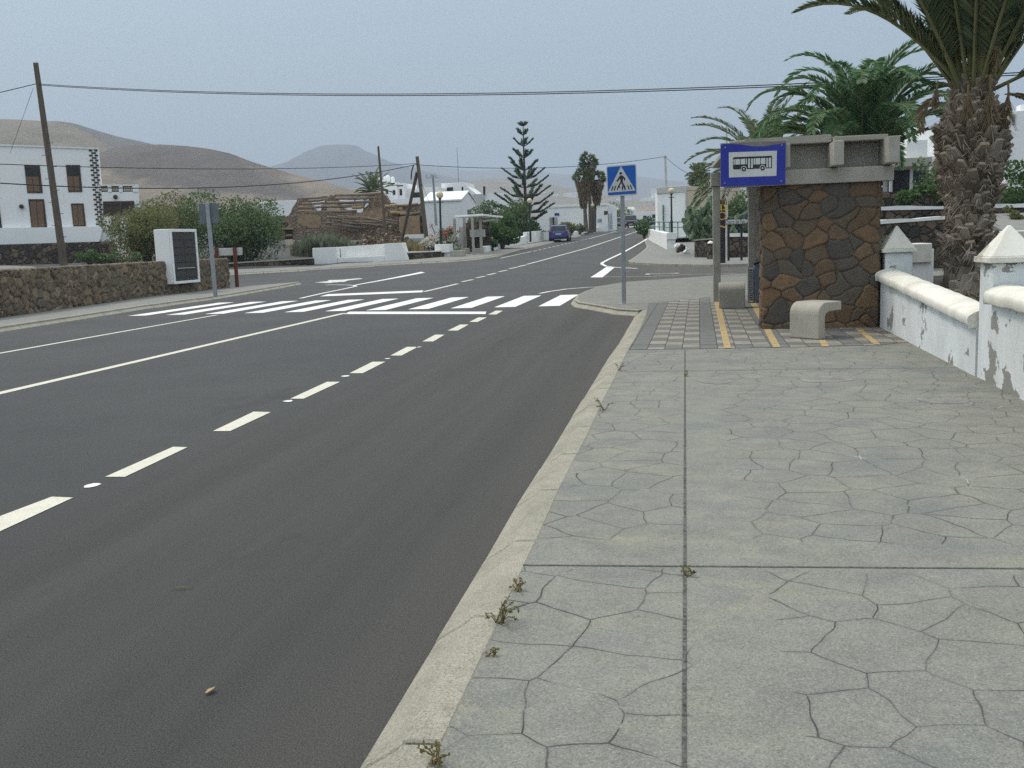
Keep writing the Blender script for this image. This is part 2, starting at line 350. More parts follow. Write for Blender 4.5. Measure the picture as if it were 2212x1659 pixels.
# ---------------------------------------------------------------- mesh builder
class MB:
    def __init__(s): s.v = []; s.f = []
    def add(s, vs, fs):
        o = len(s.v); s.v += [tuple(p) for p in vs]; s.f += [tuple(i+o for i in f) for f in fs]; return s
    def box(s, x0, x1, y0, y1, z0, z1):
        return s.add([(x, y, z) for z in (z0, z1) for y in (y0, y1) for x in (x0, x1)],
                     [(0, 2, 3, 1), (4, 5, 7, 6), (0, 1, 5, 4), (2, 6, 7, 3), (0, 4, 6, 2), (1, 3, 7, 5)])
    def hexa(s, a, b):           # two quads, bottom and top (or front and back)
        return s.add(list(a)+list(b), [(3, 2, 1, 0), (4, 5, 6, 7), (0, 1, 5, 4), (1, 2, 6, 5), (2, 3, 7, 6), (3, 0, 4, 7)])
    def ext(s, poly, vec):       # polygon extruded along a vector
        vec = Vector(vec); n = len(poly); a = [Vector(p) for p in poly]
        return s.add(a+[p+vec for p in a], [tuple(range(n))[::-1], tuple(range(n, 2*n))]+[(i, (i+1) % n, n+(i+1) % n, n+i) for i in range(n)])
    def quad(s, *p): return s.add(p, [tuple(range(len(p)))])
    def tube(s, pts, r, n=8, cap=True):
        pts = [Vector(p) for p in pts]; k = len(pts); rs = r if isinstance(r, (list, tuple)) else [r]*k
        vs = []; fs = []
        for i, p in enumerate(pts):
            d = (pts[min(i+1, k-1)]-pts[max(i-1, 0)]).normalized()
            a = d.orthogonal().normalized() if i == 0 else (pa-d*pa.dot(d)).normalized()
            pa = a; b = d.cross(a)
            vs += [p+(a*math.cos(2*math.pi*j/n)+b*math.sin(2*math.pi*j/n))*rs[i] for j in range(n)]
        for i in range(k-1):
            fs += [(i*n+j, i*n+(j+1) % n, (i+1)*n+(j+1) % n, (i+1)*n+j) for j in range(n)]
        if cap: fs += [tuple(range(n))[::-1], tuple(range((k-1)*n, k*n))]
        return s.add(vs, fs)
    def lathe(s, prof, c=(0, 0, 0), n=16):
        c = Vector(c); vs = []; fs = []
        for r, z in prof: vs += [c+Vector((r*math.cos(2*math.pi*j/n), r*math.sin(2*math.pi*j/n), z)) for j in range(n)]
        for i in range(len(prof)-1): fs += [(i*n+j, i*n+(j+1) % n, (i+1)*n+(j+1) % n, (i+1)*n+j) for j in range(n)]
        fs += [tuple(range(n))[::-1], tuple(range((len(prof)-1)*n, len(prof)*n))]
        return s.add(vs, fs)
    def ball(s, c, r, n=16):
        return s.lathe([(r*max(.02, math.sin(math.pi*i/10)), -r*math.cos(math.pi*i/10)) for i in range(11)], c, n)
    def build(s, name, mat, parent=None, smooth=False, bevel=0.0, local=False):
        me = bpy.data.meshes.new(name); me.from_pydata(s.v, [], s.f); me.validate(); me.update()
        if not isinstance(mat, (list, tuple)): mat = [mat]
        for m in mat: me.materials.append(m)
        if smooth: me.polygons.foreach_set('use_smooth', [True]*len(me.polygons))
        o = bpy.data.objects.new(name, me); COL.objects.link(o)
        if parent is not None:
            o.parent = parent
            if not local: o.matrix_parent_inverse = parent_world(parent).inverted()
        if bevel:
            b = o.modifiers.new('bevel', 'BEVEL'); b.width = bevel; b.segments = 2; b.limit_method = 'ANGLE'
        return o
def parent_world(p):
    m = p.matrix_basis.copy()
    if p.parent: m = parent_world(p.parent) @ p.matrix_parent_inverse @ m
    return m
def T(name, label, cat, loc=(0, 0, 0), group=None, rz=0.0):
    o = bpy.data.objects.new(name, None); COL.objects.link(o); o.empty_display_size = .3
    o.location = loc; o.rotation_euler = (0, 0, rz); return tag(o, label, cat, group)
def tag(o, label, cat, group=None):
    o['label'] = label; o['category'] = cat
    if group: o['group'] = group
    return o
def S(o, kind='structure'): o['kind'] = kind; return o
def dup(root, loc, label, rz=None):
    r = root.copy(); COL.objects.link(r); r.location = loc; r['label'] = label
    if rz is not None: r.rotation_euler = (0, 0, rz)
    for ch in list(root.children):
        c = ch.copy(); COL.objects.link(c); c.parent = r
        for g in list(ch.children):
            d = g.copy(); COL.objects.link(d); d.parent = c
    return r
def drape(name, pts, off, mat, cut=3.0, xcut=None):
    """flat polygon in plan laid on the terrain, off metres above it"""
    bm = bmesh.new(); f = bm.faces.new([bm.verts.new((p[0], p[1], 0)) for p in pts])
    bmesh.ops.triangulate(bm, faces=bm.faces[:])
    ys = [p[1] for p in pts]; xs = [p[0] for p in pts]
    y = max(min(ys), 26)
    while y < max(ys):
        if y > min(ys): bmesh.ops.bisect_plane(bm, geom=bm.verts[:]+bm.edges[:]+bm.faces[:], plane_co=(0, y, 0), plane_no=(0, 1, 0))
        y += cut if y < 180 else 40
    if xcut:
        x = min(xs)+xcut
        while x < max(xs):
            bmesh.ops.bisect_plane(bm, geom=bm.verts[:]+bm.edges[:]+bm.faces[:], plane_co=(x, 0, 0), plane_no=(1, 0, 0)); x += xcut
    for v in bm.verts: v.co.z = h(v.co.x, v.co.y)+off
    bmesh.ops.recalc_face_normals(bm, faces=bm.faces[:])
    if sum(f.normal.z for f in bm.faces) < 0: bmesh.ops.reverse_faces(bm, faces=bm.faces[:])
    me = bpy.data.meshes.new(name); bm.to_mesh(me); bm.free(); me.materials.append(mat)
    o = bpy.data.objects.new(name, me); COL.objects.link(o); return o
def slab(name, pts, hh, mat):
    o = drape(name, pts, hh, mat)
    bm = bmesh.new(); bm.from_mesh(o.data)
    ed = [e for e in bm.edges if e.is_boundary]
    r = bmesh.ops.extrude_edge_only(bm, edges=ed)
    for v in r['geom']:
        if isinstance(v, bmesh.types.BMVert): v.co.z -= hh+.05
    bm.to_mesh(o.data); bm.free(); return o
def join(objs, name):
    """merge several meshes into the first (no ops)"""
    bm = bmesh.new()
    for o in objs: bm.from_mesh(o.data)
    bm.to_mesh(objs[0].data); bm.free(); objs[0].name = name
    for o in objs[1:]: bpy.data.objects.remove(o)
    return objs[0]
def dq(mb_name, quads, off, mat, dz=0.0):
    return join([drape(mb_name, [G(x, y, dz) for x, y in q], off, mat) for q in quads], mb_name)
def line_strip(p, w):
    """plan polyline -> polygon of width w"""
    L = []; Rr = []
    for i in range(len(p)):
        a = Vector(p[max(i-1, 0)][:2]); b = Vector(p[min(i+1, len(p)-1)][:2]); d = (b-a).normalized(); n = Vector((-d.y, d.x))*w/2
        c = Vector(p[i][:2]); L.append(c+n); Rr.append(c-n)
    return L+Rr[::-1]
def offset(p, d):
    out = []
    for i in range(len(p)):
        a = Vector(p[max(i-1, 0)][:2]); b = Vector(p[min(i+1, len(p)-1)][:2]); t = (b-a).normalized()
        out.append(Vector(p[i][:2])+Vector((t.y, -t.x))*d)
    return out
def stone_panel(org, u, v, n, Wd, Hd, cell, depth, res, seed, mat, name, parent=None, topfn=None, zs=.8):
    """a wall face of real, separately bulging stones: grid mesh pushed out along n, Voronoi stones in an attribute"""
    rs = np.random.RandomState(seed); org, u, v, n = (np.array(a, float) for a in (org, u, v, n))
    nu, nv = max(2, int(Wd/res)), max(2, int(Hd/res)); U, V = np.meshgrid(np.linspace(0, Wd, nu), np.linspace(0, Hd, nv))
    cu, cv = cell, cell*zs; gu, gv = int(Wd/cu)+3, int(Hd/cv)+3
    J = np.arange(gv)[:, None]; I = np.arange(gu)[None, :]
    sxx = ((I-1+(J % 2)*.5+rs.uniform(-.46, .46, (gv, gu)))*cu).ravel(); syy = ((J-1+rs.uniform(-.44, .44, (gv, gu)))*cv).ravel()
    wx = U+.10*cell*np.sin(V*9/cell*.35+U*3)+.05*cell*np.sin(U*21/cell*.3+1+V*7); wy = V+.10*cell*np.sin(U*8/cell*.35+2)+.05*cell*np.sin(V*19/cell*.3+U*5)
    q = np.stack([wx.ravel(), wy.ravel()], 1); d1 = np.full(len(q), 9.); d2 = d1.copy(); idx = np.zeros(len(q), int)
    wgt = rs.uniform(-.17, .17, len(sxx))*cell
    for k in range(len(sxx)):
        d = np.hypot(q[:, 0]-sxx[k], (q[:, 1]-syy[k])/zs)+wgt[k]
        m = d < d1; d2 = np.where(m, d1, np.minimum(d2, d)); d1 = np.where(m, d, d1); idx[m] = k
    e = (d2-d1)/cell
    st = rs.rand(len(sxx)); st2 = rs.rand(len(sxx)); tx = rs.uniform(-1, 1, len(sxx)); ty = rs.uniform(-1, 1, len(sxx))
    hg = np.clip(e/.15, 0, 1); hg = np.sqrt(hg)*(.55+.45*st2[idx])+.35*hg*(tx[idx]*(q[:, 0]-sxx[idx])+ty[idx]*(q[:, 1]-syy[idx]))/cell
    hg += .12*np.array([mnoise.noise((a*9/cell*.3, b*9/cell*.3, seed)) for a, b in q])
    hg = hg.reshape(U.shape); hg[0, :] = hg[-1, :] = 0; hg[:, 0] = hg[:, -1] = 0
    Hs = np.ones_like(U) if topfn is None else np.vectorize(topfn)(U)
    pos = org+U[..., None]*u+(V*Hs)[..., None]*v+(hg*depth)[..., None]*n
    fs = [(j*nu+i, j*nu+i+1, (j+1)*nu+i+1, (j+1)*nu+i) for j in range(nv-1) for i in range(nu-1)]
    me = bpy.data.meshes.new(name); me.from_pydata([tuple(p) for p in pos.reshape(-1, 3)], [], fs)
    a = me.color_attributes.new('stone', 'FLOAT_COLOR', 'POINT'); c = np.ones((len(q), 4)); c[:, 0] = st[idx]; c[:, 1] = e; c[:, 2] = st2[idx]
    a.data.foreach_set('color', c.ravel()); me.materials.append(mat)
    me.polygons.foreach_set('use_smooth', [True]*len(me.polygons))
    o = bpy.data.objects.new(name, me); COL.objects.link(o)
    if parent is not None: o.parent = parent; o.matrix_parent_inverse = parent_world(parent).inverted()
    return o
def text_mesh(txt, size, name='lettering'):
    cu = bpy.data.curves.new('txt', 'FONT'); cu.body = txt; cu.size = size; cu.align_x = 'CENTER'; cu.align_y = 'CENTER'
    o = bpy.data.objects.new('txt', cu); COL.objects.link(o)
    dg = bpy.context.evaluated_depsgraph_get(); me = bpy.data.meshes.new_from_object(o.evaluated_get(dg))
    bpy.data.objects.remove(o); bpy.data.curves.remove(cu); me.name = name; return me

# ================================================================ GROUND, ROADS, PAVEMENTS
def axis(a):
    out = []
    for lo, hi, st in a: out += list(np.arange(lo, hi, st))
    return out
gx = axis([(-5000, -1000, 400), (-1000, -200, 80), (-200, -60, 14), (-60, 60, 4), (60, 200, 14), (200, 1000, 80), (1000, 4001, 400)])
gy = axis([(-60, 20, 8), (20, 200, 4), (200, 600, 20), (600, 2000, 60), (2000, 7201, 200)])
gv = [(x, y, h(x, y)-.03) for y in gy for x in gx]; nx = len(gx)
g = MB().add(gv, [(j*nx+i, j*nx+i+1, (j+1)*nx+i+1, (j+1)*nx+i) for j in range(len(gy)-1) for i in range(nx-1)])
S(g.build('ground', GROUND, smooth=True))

KR = [(-1.0, -6), (-.97, 0)]+[tuple(G(*p)[:2]) for p in ((780, 1659), (1050, 1210), (1113, 1100), (1190, 978), (1251, 877), (1314, 775), (1336, 746), (1368, 690), (1372, 683))]
KB = [tuple(G(*p)[:2]) for p in ((1372, 683), (1328, 680), (1275, 670), (1240, 664), (1233, 657), (1240, 647), (1256, 639), (1287, 627), (1344, 617), (1465, 608), (1590, 598.5))]+[(14, 32.6), (45, 33.5)]
KL = [(-13.4, -6), (-13.6, 8)]+[tuple(G(*p)[:2]) for p in ((0, 719), (125, 699), (312, 669), (465, 647.4), (594, 625.5), (640, 617), (653, 614.6))]
KF = [(-60, 50), (-34, 50.6)]+[tuple(G(*p)[:2]) for p in ((518, 593.6), (675, 585), (880, 571), (969, 567), (1031, 561.5), (1077, 554), (1118, 542), (1184, 527), (1232, 516), (1283, 501))]
KF += [(-8.3, 138), (-6.9, 158), (-6.2, 175)]
KC = [(45, 46), (10, 44.8)]+[tuple(G(*p)[:2]) for p in ((1640, 574), (1540, 577), (1430, 574.5), (1372, 571), (1365, 568.5), (1378, 560), (1402, 540), (1404, 535))]
KC += [tuple(G(1398, 523)[:2]), (-1.4, 97), (.2, 130), (2.6, 175)]
rd = [(.4, -8), (.4, 24)]+[(3, 34), (46, 34.5), (46, 45.5), (4, 45.2), (-1.5, 50)]+[(p[0]+.3, p[1]) for p in KC[9:]]+[(3, 178), (-6.5, 178)]+[(p[0]-.3, p[1]) for p in KF[::-1][:12]]+[(-60, 51), (-60, 36.5), (-17.2, 36.3), (-15.6, 34), (-14.6, 20), (-14.2, -8)]
S(drape('road', rd, .0, ASPH, cut=3.0))
def kerb(name, path, side, wid=.26, seg=.95, jit=.004, hh=.12):
    """chamfered kerb stones laid along a plan polyline (one mesh: the joints are a pattern)"""
    rr = random.Random(len(path)); mb = MB()
    L = [0.0]
    for a, b in zip(path, path[1:]): L.append(L[-1]+math.hypot(b[0]-a[0], b[1]-a[1]))
    def at(s):
        for i in range(len(path)-1):
            if s <= L[i+1]+1e-6:
                t = (s-L[i])/(L[i+1]-L[i]); a, b = Vector(path[i]), Vector(path[i+1])
                return a.lerp(b, t)
        return Vector(path[-1])
    sg = seg; s0 = 0.0
    prof = [(0, -.05), (0, .012), (.10, .075), (wid*.52, .098), (wid*.56, .116), (wid, hh), (wid, -.05)]
    while s0 < L[-1]-.05:
        s1 = min(s0+sg, L[-1]); js = rr.uniform(-jit, jit)
        mids = [s for s in L if s0+.05 < s < s1-.05]
        sec = []
        for s in [s0+.009]+mids+[s1-.009]:
            p = at(s); d = (at(min(s+.25, L[-1]))-at(max(s-.25, 0))).normalized(); n = Vector((d.y, -d.x))*side
            sec.append([Vector((*(p+n*(o+js)), h(p.x, p.y)+z+js*.5)) for o, z in prof])
        k = len(prof); vs = [v for q in sec for v in q]; fs = []
        for i in range(len(sec)-1): fs += [(i*k+j, i*k+j+1, (i+1)*k+j+1, (i+1)*k+j)[::-int(side)] for j in range(k-1)]
        fs += [tuple(range(k)), tuple(range((len(sec)-1)*k, len(sec)*k))[::-1]]
        mb.add(vs, fs); s0 = s1
        if s0 > 60: sg = 4
    o = mb.build(name, KERB); b = o.modifiers.new('bevel', 'BEVEL'); b.width = .008; b.segments = 1; b.limit_method = 'ANGLE'
    bm = bmesh.new(); bm.from_mesh(o.data); bmesh.ops.recalc_face_normals(bm, faces=bm.faces[:]); bm.to_mesh(o.data); bm.free()
    return S(o)
kerb('kerb', KR, 1); kerb('kerb', KB, 1, .16); kerb('kerb', KL, -1, .2); kerb('kerb', KF, -1, .22); kerb('kerb', KC, -1, .2)
pv = offset(KR, .25)+offset(KB, .15)[1:-1]+[(45, 33.4), (45, 30.2), (3.3, 30), (3.3, -6)]
S(slab('pavement', pv, .116, PAVE))
tl = [G(x, y, .12)[:2] for x, y in ((1358, 755), (1394, 690), (1400, 655), (1470, 648), (1545, 640), (1640, 634))]+[(3.2, 22.5), (3.2, 13.0)]+[G(x, y, .12)[:2] for x, y in ((1900, 745), (1600, 752))]
S(drape('tiled_pavement', tl, .120, TILES))
S(slab('far_left_pavement', offset(KL, -.19)+[G(500, 621, .12)[:2], (-17.3, 34), (-17.9, 31), (-17.2, 26), (-16.6, 22), (-15.9, 10), (-15.6, -6)], .116, PAVE2))
S(slab('roadside_pavement', offset(KF, -.21)+[(-9.2, 175), (-11.5, 138), (-13.4, 118)]+[tuple(G(*p)[:2]) for p in ((1234, 508), (1171, 518), (1117, 528), (1050, 538), (968, 553), (879, 558), (675, 570), (518, 580))]+[(-34, 53.8), (-60, 53)], .116, PAVE2))
S(slab('corner_pavement', offset(KC, -.19)+[(4.6, 175), (1.6, 97), (1.8, 70)]+[(4.5, 53), (8, 50), (45, 49)], .116, PAVE2))
S(slab('gravel_bed', [(3.3, -6), (3.3, 30), (45, 30), (45, -6)], .09, GRAVEL))
# joints of the stamped pavement: narrow grit-filled strips
S(join([drape('pavement_joint', line_strip([(-.04, -6), (.01, 2.5), (.03, 4.15), (.12, 12.3)], .012), .120, JOINT),
        drape('pavement_joint', line_strip([(-.66, 4.09), (.6, 4.13), (2.75, 4.20)], .010), .120, JOINT),
        drape('pavement_joint', line_strip([(-.48, 10.35), (1.2, 10.35), (2.75, 10.3)], .010), .120, JOINT),
        drape('pavement_joint', line_strip([(-.62, 12.95), (1.0, 12.75), (2.8, 12.62)], .014), .124, JOINT)], 'pavement_joint'))
cov = MB()
for px, py, r1, r2 in ((1545, 821, .17, .12), (2035, 860, .20, .14), (1780, 818, .26, .12)):
    c = G(px, py, .12); rr = random.Random(px)
    cov.quad(*[(c.x+r1*math.cos(a)*rr.uniform(.85, 1.1), c.y+r2*2*math.sin(a)*rr.uniform(.85, 1.1), .1185) for a in np.linspace(0, 6.1, 18)])
S(cov.build('pavement_patch', M2('patch_mortar', (.27, .265, .235), (.17, .17, .155), 7, .9, .01, 60)))

# ---------------------------------------------------------------- painted markings
Z1 = lambda p: (604.8+.4063*p[0], 535.7+.4063*p[1])
Z5 = lambda p: (1140.5+.2031*p[0], 293.8+.2031*p[1])
Z4 = lambda p: (864+.1953*p[0], 259.2+.1953*p[1])
Z3 = lambda p: (518.4+.1953*p[0], 293.8+.1953*p[1])
Z6 = lambda p: (1434.2+.3515*p[0], 86.4+.3515*p[1])
Z7 = lambda p: (1468.8+.2109*p[0], 276.5+.2109*p[1])
Z8 = lambda p: (734.4+.1562*p[0], 371.5+.1562*p[1])
Z2 = lambda p: (p[0]*.3125, 380.2+p[1]*.3125)
Za = lambda p: (p[0]*.25, 86.4+p[1]*.25)
zz = []
for k in range(11):
    x = -2.86-k*1.045; y0 = 22.85+.03*k; y1 = 27.35+.09*k
    zz.append(drape('z', [(x-.25, y0), (x+.25, y0), (x+.27, y1), (x-.23, y1)], .004, MARKW))
S(join(zz, 'crosswalk_marking'))
S(dq('stop_line_marking', [[Z1(p) for p in ((338, 352), (1093, 352), (1097, 339), (372, 339))], [Z1(p) for p in ((212, 258), (755, 236), (762, 226), (255, 246))]], .004, MARKW))
dash = [[(460, 932), (497, 932), (585, 891), (548, 890)], [(227, 1031), (270, 1031), (405, 967), (374, 966)], [(-60, 1149), (0, 1149), (158, 1076), (112, 1074), (-5, 1118)]]
for q in (((55, 803), (125, 803), (320, 713), (250, 713)), ((370, 667), (440, 667), (560, 606), (492, 606)), ((587, 573), (645, 573), (733, 527), (675, 527)),
          ((757, 498), (815, 498), (875, 462), (825, 462)), ((892, 440), (945, 440), (1003, 408), (958, 408)), ((1007, 394), (1050, 394), (1100, 370), (1055, 370)),
          ((1108, 354), (1150, 354), (1185, 334), (1147, 334))): dash.append([Z1(p) for p in q])
S(dq('bay_line_marking', dash, .004, MARKC))
sp = []
for px, py, r in ((200, 1049, .055), (623, 867, .05), (746, 813, .05), (837, 775, .04), (905, 750, .04)):
    c = G(px, py); rr = random.Random(px); sp.append(drape('s', [(c.x+r*math.cos(a)*rr.uniform(.8, 1.2), c.y+r*1.2*math.sin(a)*rr.uniform(.7, 1.2)) for a in np.linspace(0, 5.7, 9)], .004, MARKW))
S(join(sp, 'paint_spot_marking'))
cl = [drape('c', line_strip([(-7.62, -8), (-7.6, 10), (-7.56, 22.2)], .15), .004, MARKC)]
for a, b in (((765, 233), (945, 190)), ((968, 180), (1025, 168)), ((1042, 160), (1090, 150)), ((1103, 144), (1147, 134)), ((1163, 127), (1207, 118)), ((1218, 111), (1262, 102)), ((1265, 100), (1307, 90))):
    cl.append(drape('c', line_strip([G(*Z1(a)), G(*Z1(b))], .16), .004, MARKC))
cpts = [G(*Z1((1313, 87))), G(*Z1((1440, 53))), G(*Z1((1627, 2)))]+[(-5.06, 97), (-3.5, 130), (-1.6, 172)]
cl.append(drape('c', line_strip(cpts, .16), .004, MARKW))
S(join(cl, 'centre_line_marking'))
el = [drape('e', line_strip([(-10.7, -8), (-10.8, 10), (-10.95, 22.7)], .11), .004, MARKC)]
ep = [G(*Z4(p)) for p in ((1110, 1530), (1300, 1488), (1415, 1465))]+[(-9.0, 80.9), (-7.94, 94.6), (-7.3, 108), (-6.5, 127), (-4.6, 172)]
for i in range(len(ep)-1):
    a, b = Vector(ep[i][:2]), Vector(ep[i+1][:2]); n = max(1, int((b-a).length/1.6)) if i in (2, 3) else 1
    for k in range(n): el.append(drape('e', line_strip([a.lerp(b, k/n), a.lerp(b, (k+(.62 if n > 1 else 1))/n)], .12), .004, MARKW))
S(join(el, 'edge_line_marking'))
jl = [dq('j', [[Z1(p) for p in ((393, 197), (410, 197), (772, 131), (750, 127))]], .004, MARKW),
      drape('j', line_strip([G(*Z1(p)) for p in ((108, 268), (240, 238), (330, 220), (385, 208), (404, 203), (395, 199), (360, 197), (300, 196), (243, 196))], .13), .004, MARKC),
      drape('j', line_strip([G(*Z1(p)) for p in ((1382, 242), (1430, 232), (1520, 219), (1640, 209), (1800, 203))], .12), .004, MARKW),
      drape('j', line_strip([G(*Z5(p)) for p in ((1280, 1085), (1200, 1134), (1000, 1245), (860, 1310), (790, 1348), (785, 1362), (830, 1385), (920, 1397), (1165, 1409))], .16), .004, MARKC),
      dq('j', [[Z5(p) for p in ((665, 1504), (790, 1504), (918, 1400), (830, 1395))]], .004, MARKW),
      drape('j', line_strip([G(*Z5(p)) for p in ((800, 1499), (1300, 1496), (1700, 1473), (2212, 1462))], .07), .004, MARKC)]
S(join(jl, 'junction_marking'))
# worn lettering on the two side roads, read by the driver who comes out of them
me = text_mesh('STOP', 1.0, 'stop_marking'); o = bpy.data.objects.new('stop_marking', me); COL.objects.link(o); me.materials.append(MARKO)
c = G(*Z5((1450, 1463))); o.location = (c.x, c.y, h(c.x, c.y)+.005); o.rotation_euler = (0, 0, R(90)); o.scale = (.62, 1.9, 1); S(o)
S(dq('side_road_marking', [[Z1(p) for p in ((185, 184), (265, 186), (300, 182), (345, 180), (362, 173), (442, 164), (420, 161), (330, 169), (260, 171), (255, 176))]], .004, MARKO))
S(dq('yellow_strip_marking', [[(1542.7, 652), (1554.5, 652), (1579.6, 752.5), (1564.5, 752.5)], [(1618, 650), (1631, 650), (1669, 719), (1654, 719)], [(1653.5, 719), (1668.7, 719), (1686.5, 750), (1670.3, 750.5)],
                              [(1767.8, 735), (1783, 735), (1791, 749), (1776, 749)], [(1846.7, 710), (1860, 710), (1902, 744), (1887, 744)]], .124, MARKY, .12))

# ================================================================ BUS SHELTER (near right)
YW = 14.75
sh = T('bus_shelter', 'bus shelter of brown and grey volcanic stone with raw concrete beams on the near pavement', 'bus shelter', (2.0, 17.9, .12))
cw = MB(); cw.box(1.27, 2.85, YW+.02, YW+.36, .05, 2.15); core = cw.build('stone_wall', STONE1, sh)
n = np.array([0.0, -1, 0])
fp = stone_panel((1.25, YW+.03, .1), (1, .0, 0), (0.0, 0, 1), n, 1.61, 2.06, .27, .042, .012, 11, STONE1, 'w', sh)
lp = stone_panel((1.27, YW+.37, .1), (0, -1, 0), (0.0, 0, 1), (-1, 0, 0), .36, 2.06, .25, .045, .016, 4, STONE1, 'w', sh)
rpn = stone_panel((2.84, YW+.02, .1), (0, 1, 0), (0.0, 0, 1), (1, 0, 0), .36, 2.06, .30, .05, .016, 5, STONE1, 'w', sh)
def joinm(objs):
    vs = []; fs = []; cs = []
    for o in objs:
        k = len(vs); vs += [tuple(v.co) for v in o.data.vertices]; fs += [tuple(i+k for i in p.vertices) for p in o.data.polygons]
        if 'stone' in o.data.color_attributes:
            a = np.zeros(4*len(o.data.vertices)); o.data.color_attributes['stone'].data.foreach_get('color', a); cs.append(a)
        else: cs.append(np.tile([.3, .0, .5, 1], len(o.data.vertices)))
    me = bpy.data.meshes.new(objs[0].name); me.from_pydata(vs, [], fs); me.materials.append(objs[0].data.materials[0])
    a = me.color_attributes.new('stone', 'FLOAT_COLOR', 'POINT'); a.data.foreach_set('color', np.concatenate(cs))
    me.polygons.foreach_set('use_smooth', [True]*len(me.polygons))
    objs[0].data = me
    for o in objs[1:]: bpy.data.objects.remove(o)
    return objs[0]
joinm([core, fp, lp, rpn])
MB().box(2.62, 2.86, YW+.39, 21.3, .05, 2.45).build('back_wall', DSTONE, sh)
for px, py in ((1549, 652), (1626, 651)):
    b = G(px, py, .12); MB().box(b.x-.075, b.x+.075, 21.05, 21.2, .1, 2.47).build('post', CONC, sh, bevel=.01)
MB().box(.72, 3.02, YW-.06, YW+.2, 2.155, 2.362).build('lintel', CONC, sh, bevel=.012)
MB().box(.76, 2.95, 21.0, 21.25, 2.472, 2.74).build('lintel', CONC, sh, bevel=.012)
MB().box(.80, 2.93, 14.98, 15.12, 2.365, 2.70).build('fascia_beam', CONC, sh, bevel=.01)
for (x0, x1, zb, ztp) in ((2.155, 2.29, 2.372, 2.70), (2.86, 3.01, 2.372, 2.725), (1.45, 1.585, 2.372, 2.69), (.80, .935, 2.372, 2.68)):
    m = MB(); m.hexa([(x0, 14.3, zb), (x1, 14.3, zb), (x1, 15.29, zb), (x0, 15.29, zb)], [(x0, 14.3, ztp), (x1, 14.3, ztp), (x1, 15.29, ztp), (x0, 15.29, ztp)])
    m.build('joist', CONCL, sh, bevel=.012)
def roof(x0, x1, ya, yb, za, zb, th):
    return MB().hexa([(x0, ya, za), (x1, ya, za), (x1, yb, zb), (x0, yb, zb)], [(x0, ya, za+th), (x1, ya, za+th), (x1, yb, zb+th), (x0, yb, zb+th)])
roof(.80, 2.19, 14.72, 21.5, 2.715, 2.86, .085).build('roof_slab', CONCL, sh, bevel=.01)
roof(2.20, 2.92, 14.62, 21.5, 2.712, 2.85, .07).build('roof_slab', CONCL, sh, bevel=.01)
m = MB(); m.hexa([(1.0, 14.72, 2.795), (2.19, 14.72, 2.795), (2.19, 14.86, 2.797), (1.0, 14.86, 2.797)], [(1.0, 14.72, 2.815), (2.17, 14.72, 2.825), (2.17, 14.86, 2.827), (1.0, 14.86, 2.817)])
m.build('roof_kerb', CONCL, sh)

# bus stop sign hanging on the shelter front
def plates(sy):
    def pl(zf, poly, off, th=.0018):
        pts = [P(*zf(p), sy) for p in poly]; pts = [Vector((p.x, sy-off, p.z)) for p in pts]
        a = MB(); a.ext(pts, (0, -th, 0)); return a
    return pl
pl = plates(14.24)
bs = T('bus_stop_sign', 'blue bus stop sign with a black bus on white, blue film peeled along the top', 'bus stop sign', tuple(P(1628, 404, 14.24)))
pl(Z7, ((415, 158), (1088, 130), (1082, 583), (415, 605)), -.03, .03).build('panel', PEELG, bs)
pl(Z7, ((418, 178), (440, 166), (520, 163), (600, 166), (680, 178), (740, 186), (800, 187), (870, 187), (930, 177), (1000, 166), (1040, 160), (1083, 152), (1079, 578), (418, 601)), 0).build('blue_film', BLUE, bs)
pl(Z7, ((500, 250), (993, 232), (988, 490), (502, 507)), .002).build('white_field', SWHITE, bs)
b = MB()
def addp(poly, off=.0042, th=.0012):
    pts = [P(*Z7(p), 14.24) for p in poly]; b.ext([Vector((p.x, 14.24-off, p.z)) for p in pts], (0, -th, 0))
addp(((545, 306), (553, 299), (942, 284), (942, 303), (545, 319)))
addp(((543, 376), (692, 371), (692, 420), (628, 424), (552, 424), (543, 414)))
addp(((750, 374), (884, 369), (884, 411), (820, 416), (750, 418)))
addp(((692, 411), (752, 410), (752, 420), (692, 422))); addp(((884, 406), (942, 403), (942, 411), (884, 412)))
for x0, x1, y1 in ((543, 549, 378), (563, 568, 378), (615, 621, 378), (668, 674, 376), (687, 697, 421), (717, 727, 421), (747, 753, 420), (770, 774, 376), (822, 828, 374), (875, 884, 411), (900, 908, 410), (933, 942, 410)):
    addp(((x0, 311-(x0-543)*.04), (x1, 311-(x1-543)*.04), (x1, y1), (x0, y1)))
b.build('bus_symbol', SBLACK, bs)
for cx, cy_ in ((654, 420), (846, 411)):
    for r, mt, of, nm in ((31, SWHITE, .0056, 'wheel_arch'), (24, SBLACK, .0070, 'wheel_symbol'), (9, SWHITE, .0084, 'wheel_hub')):
        pl(Z7, [(cx+r*math.cos(a), cy_+r*math.sin(a)) for a in np.linspace(0, 6.0, 20)], of, .0012).build(nm, mt, bs)
for q in ((462, 200), (1042, 175), (458, 565), (1036, 543)):
    pl(Z7, [(q[0]+8*math.cos(a), q[1]+8*math.sin(a)) for a in np.linspace(0, 5.6, 10)], .002, .008).build('bolt', GALV, bs)

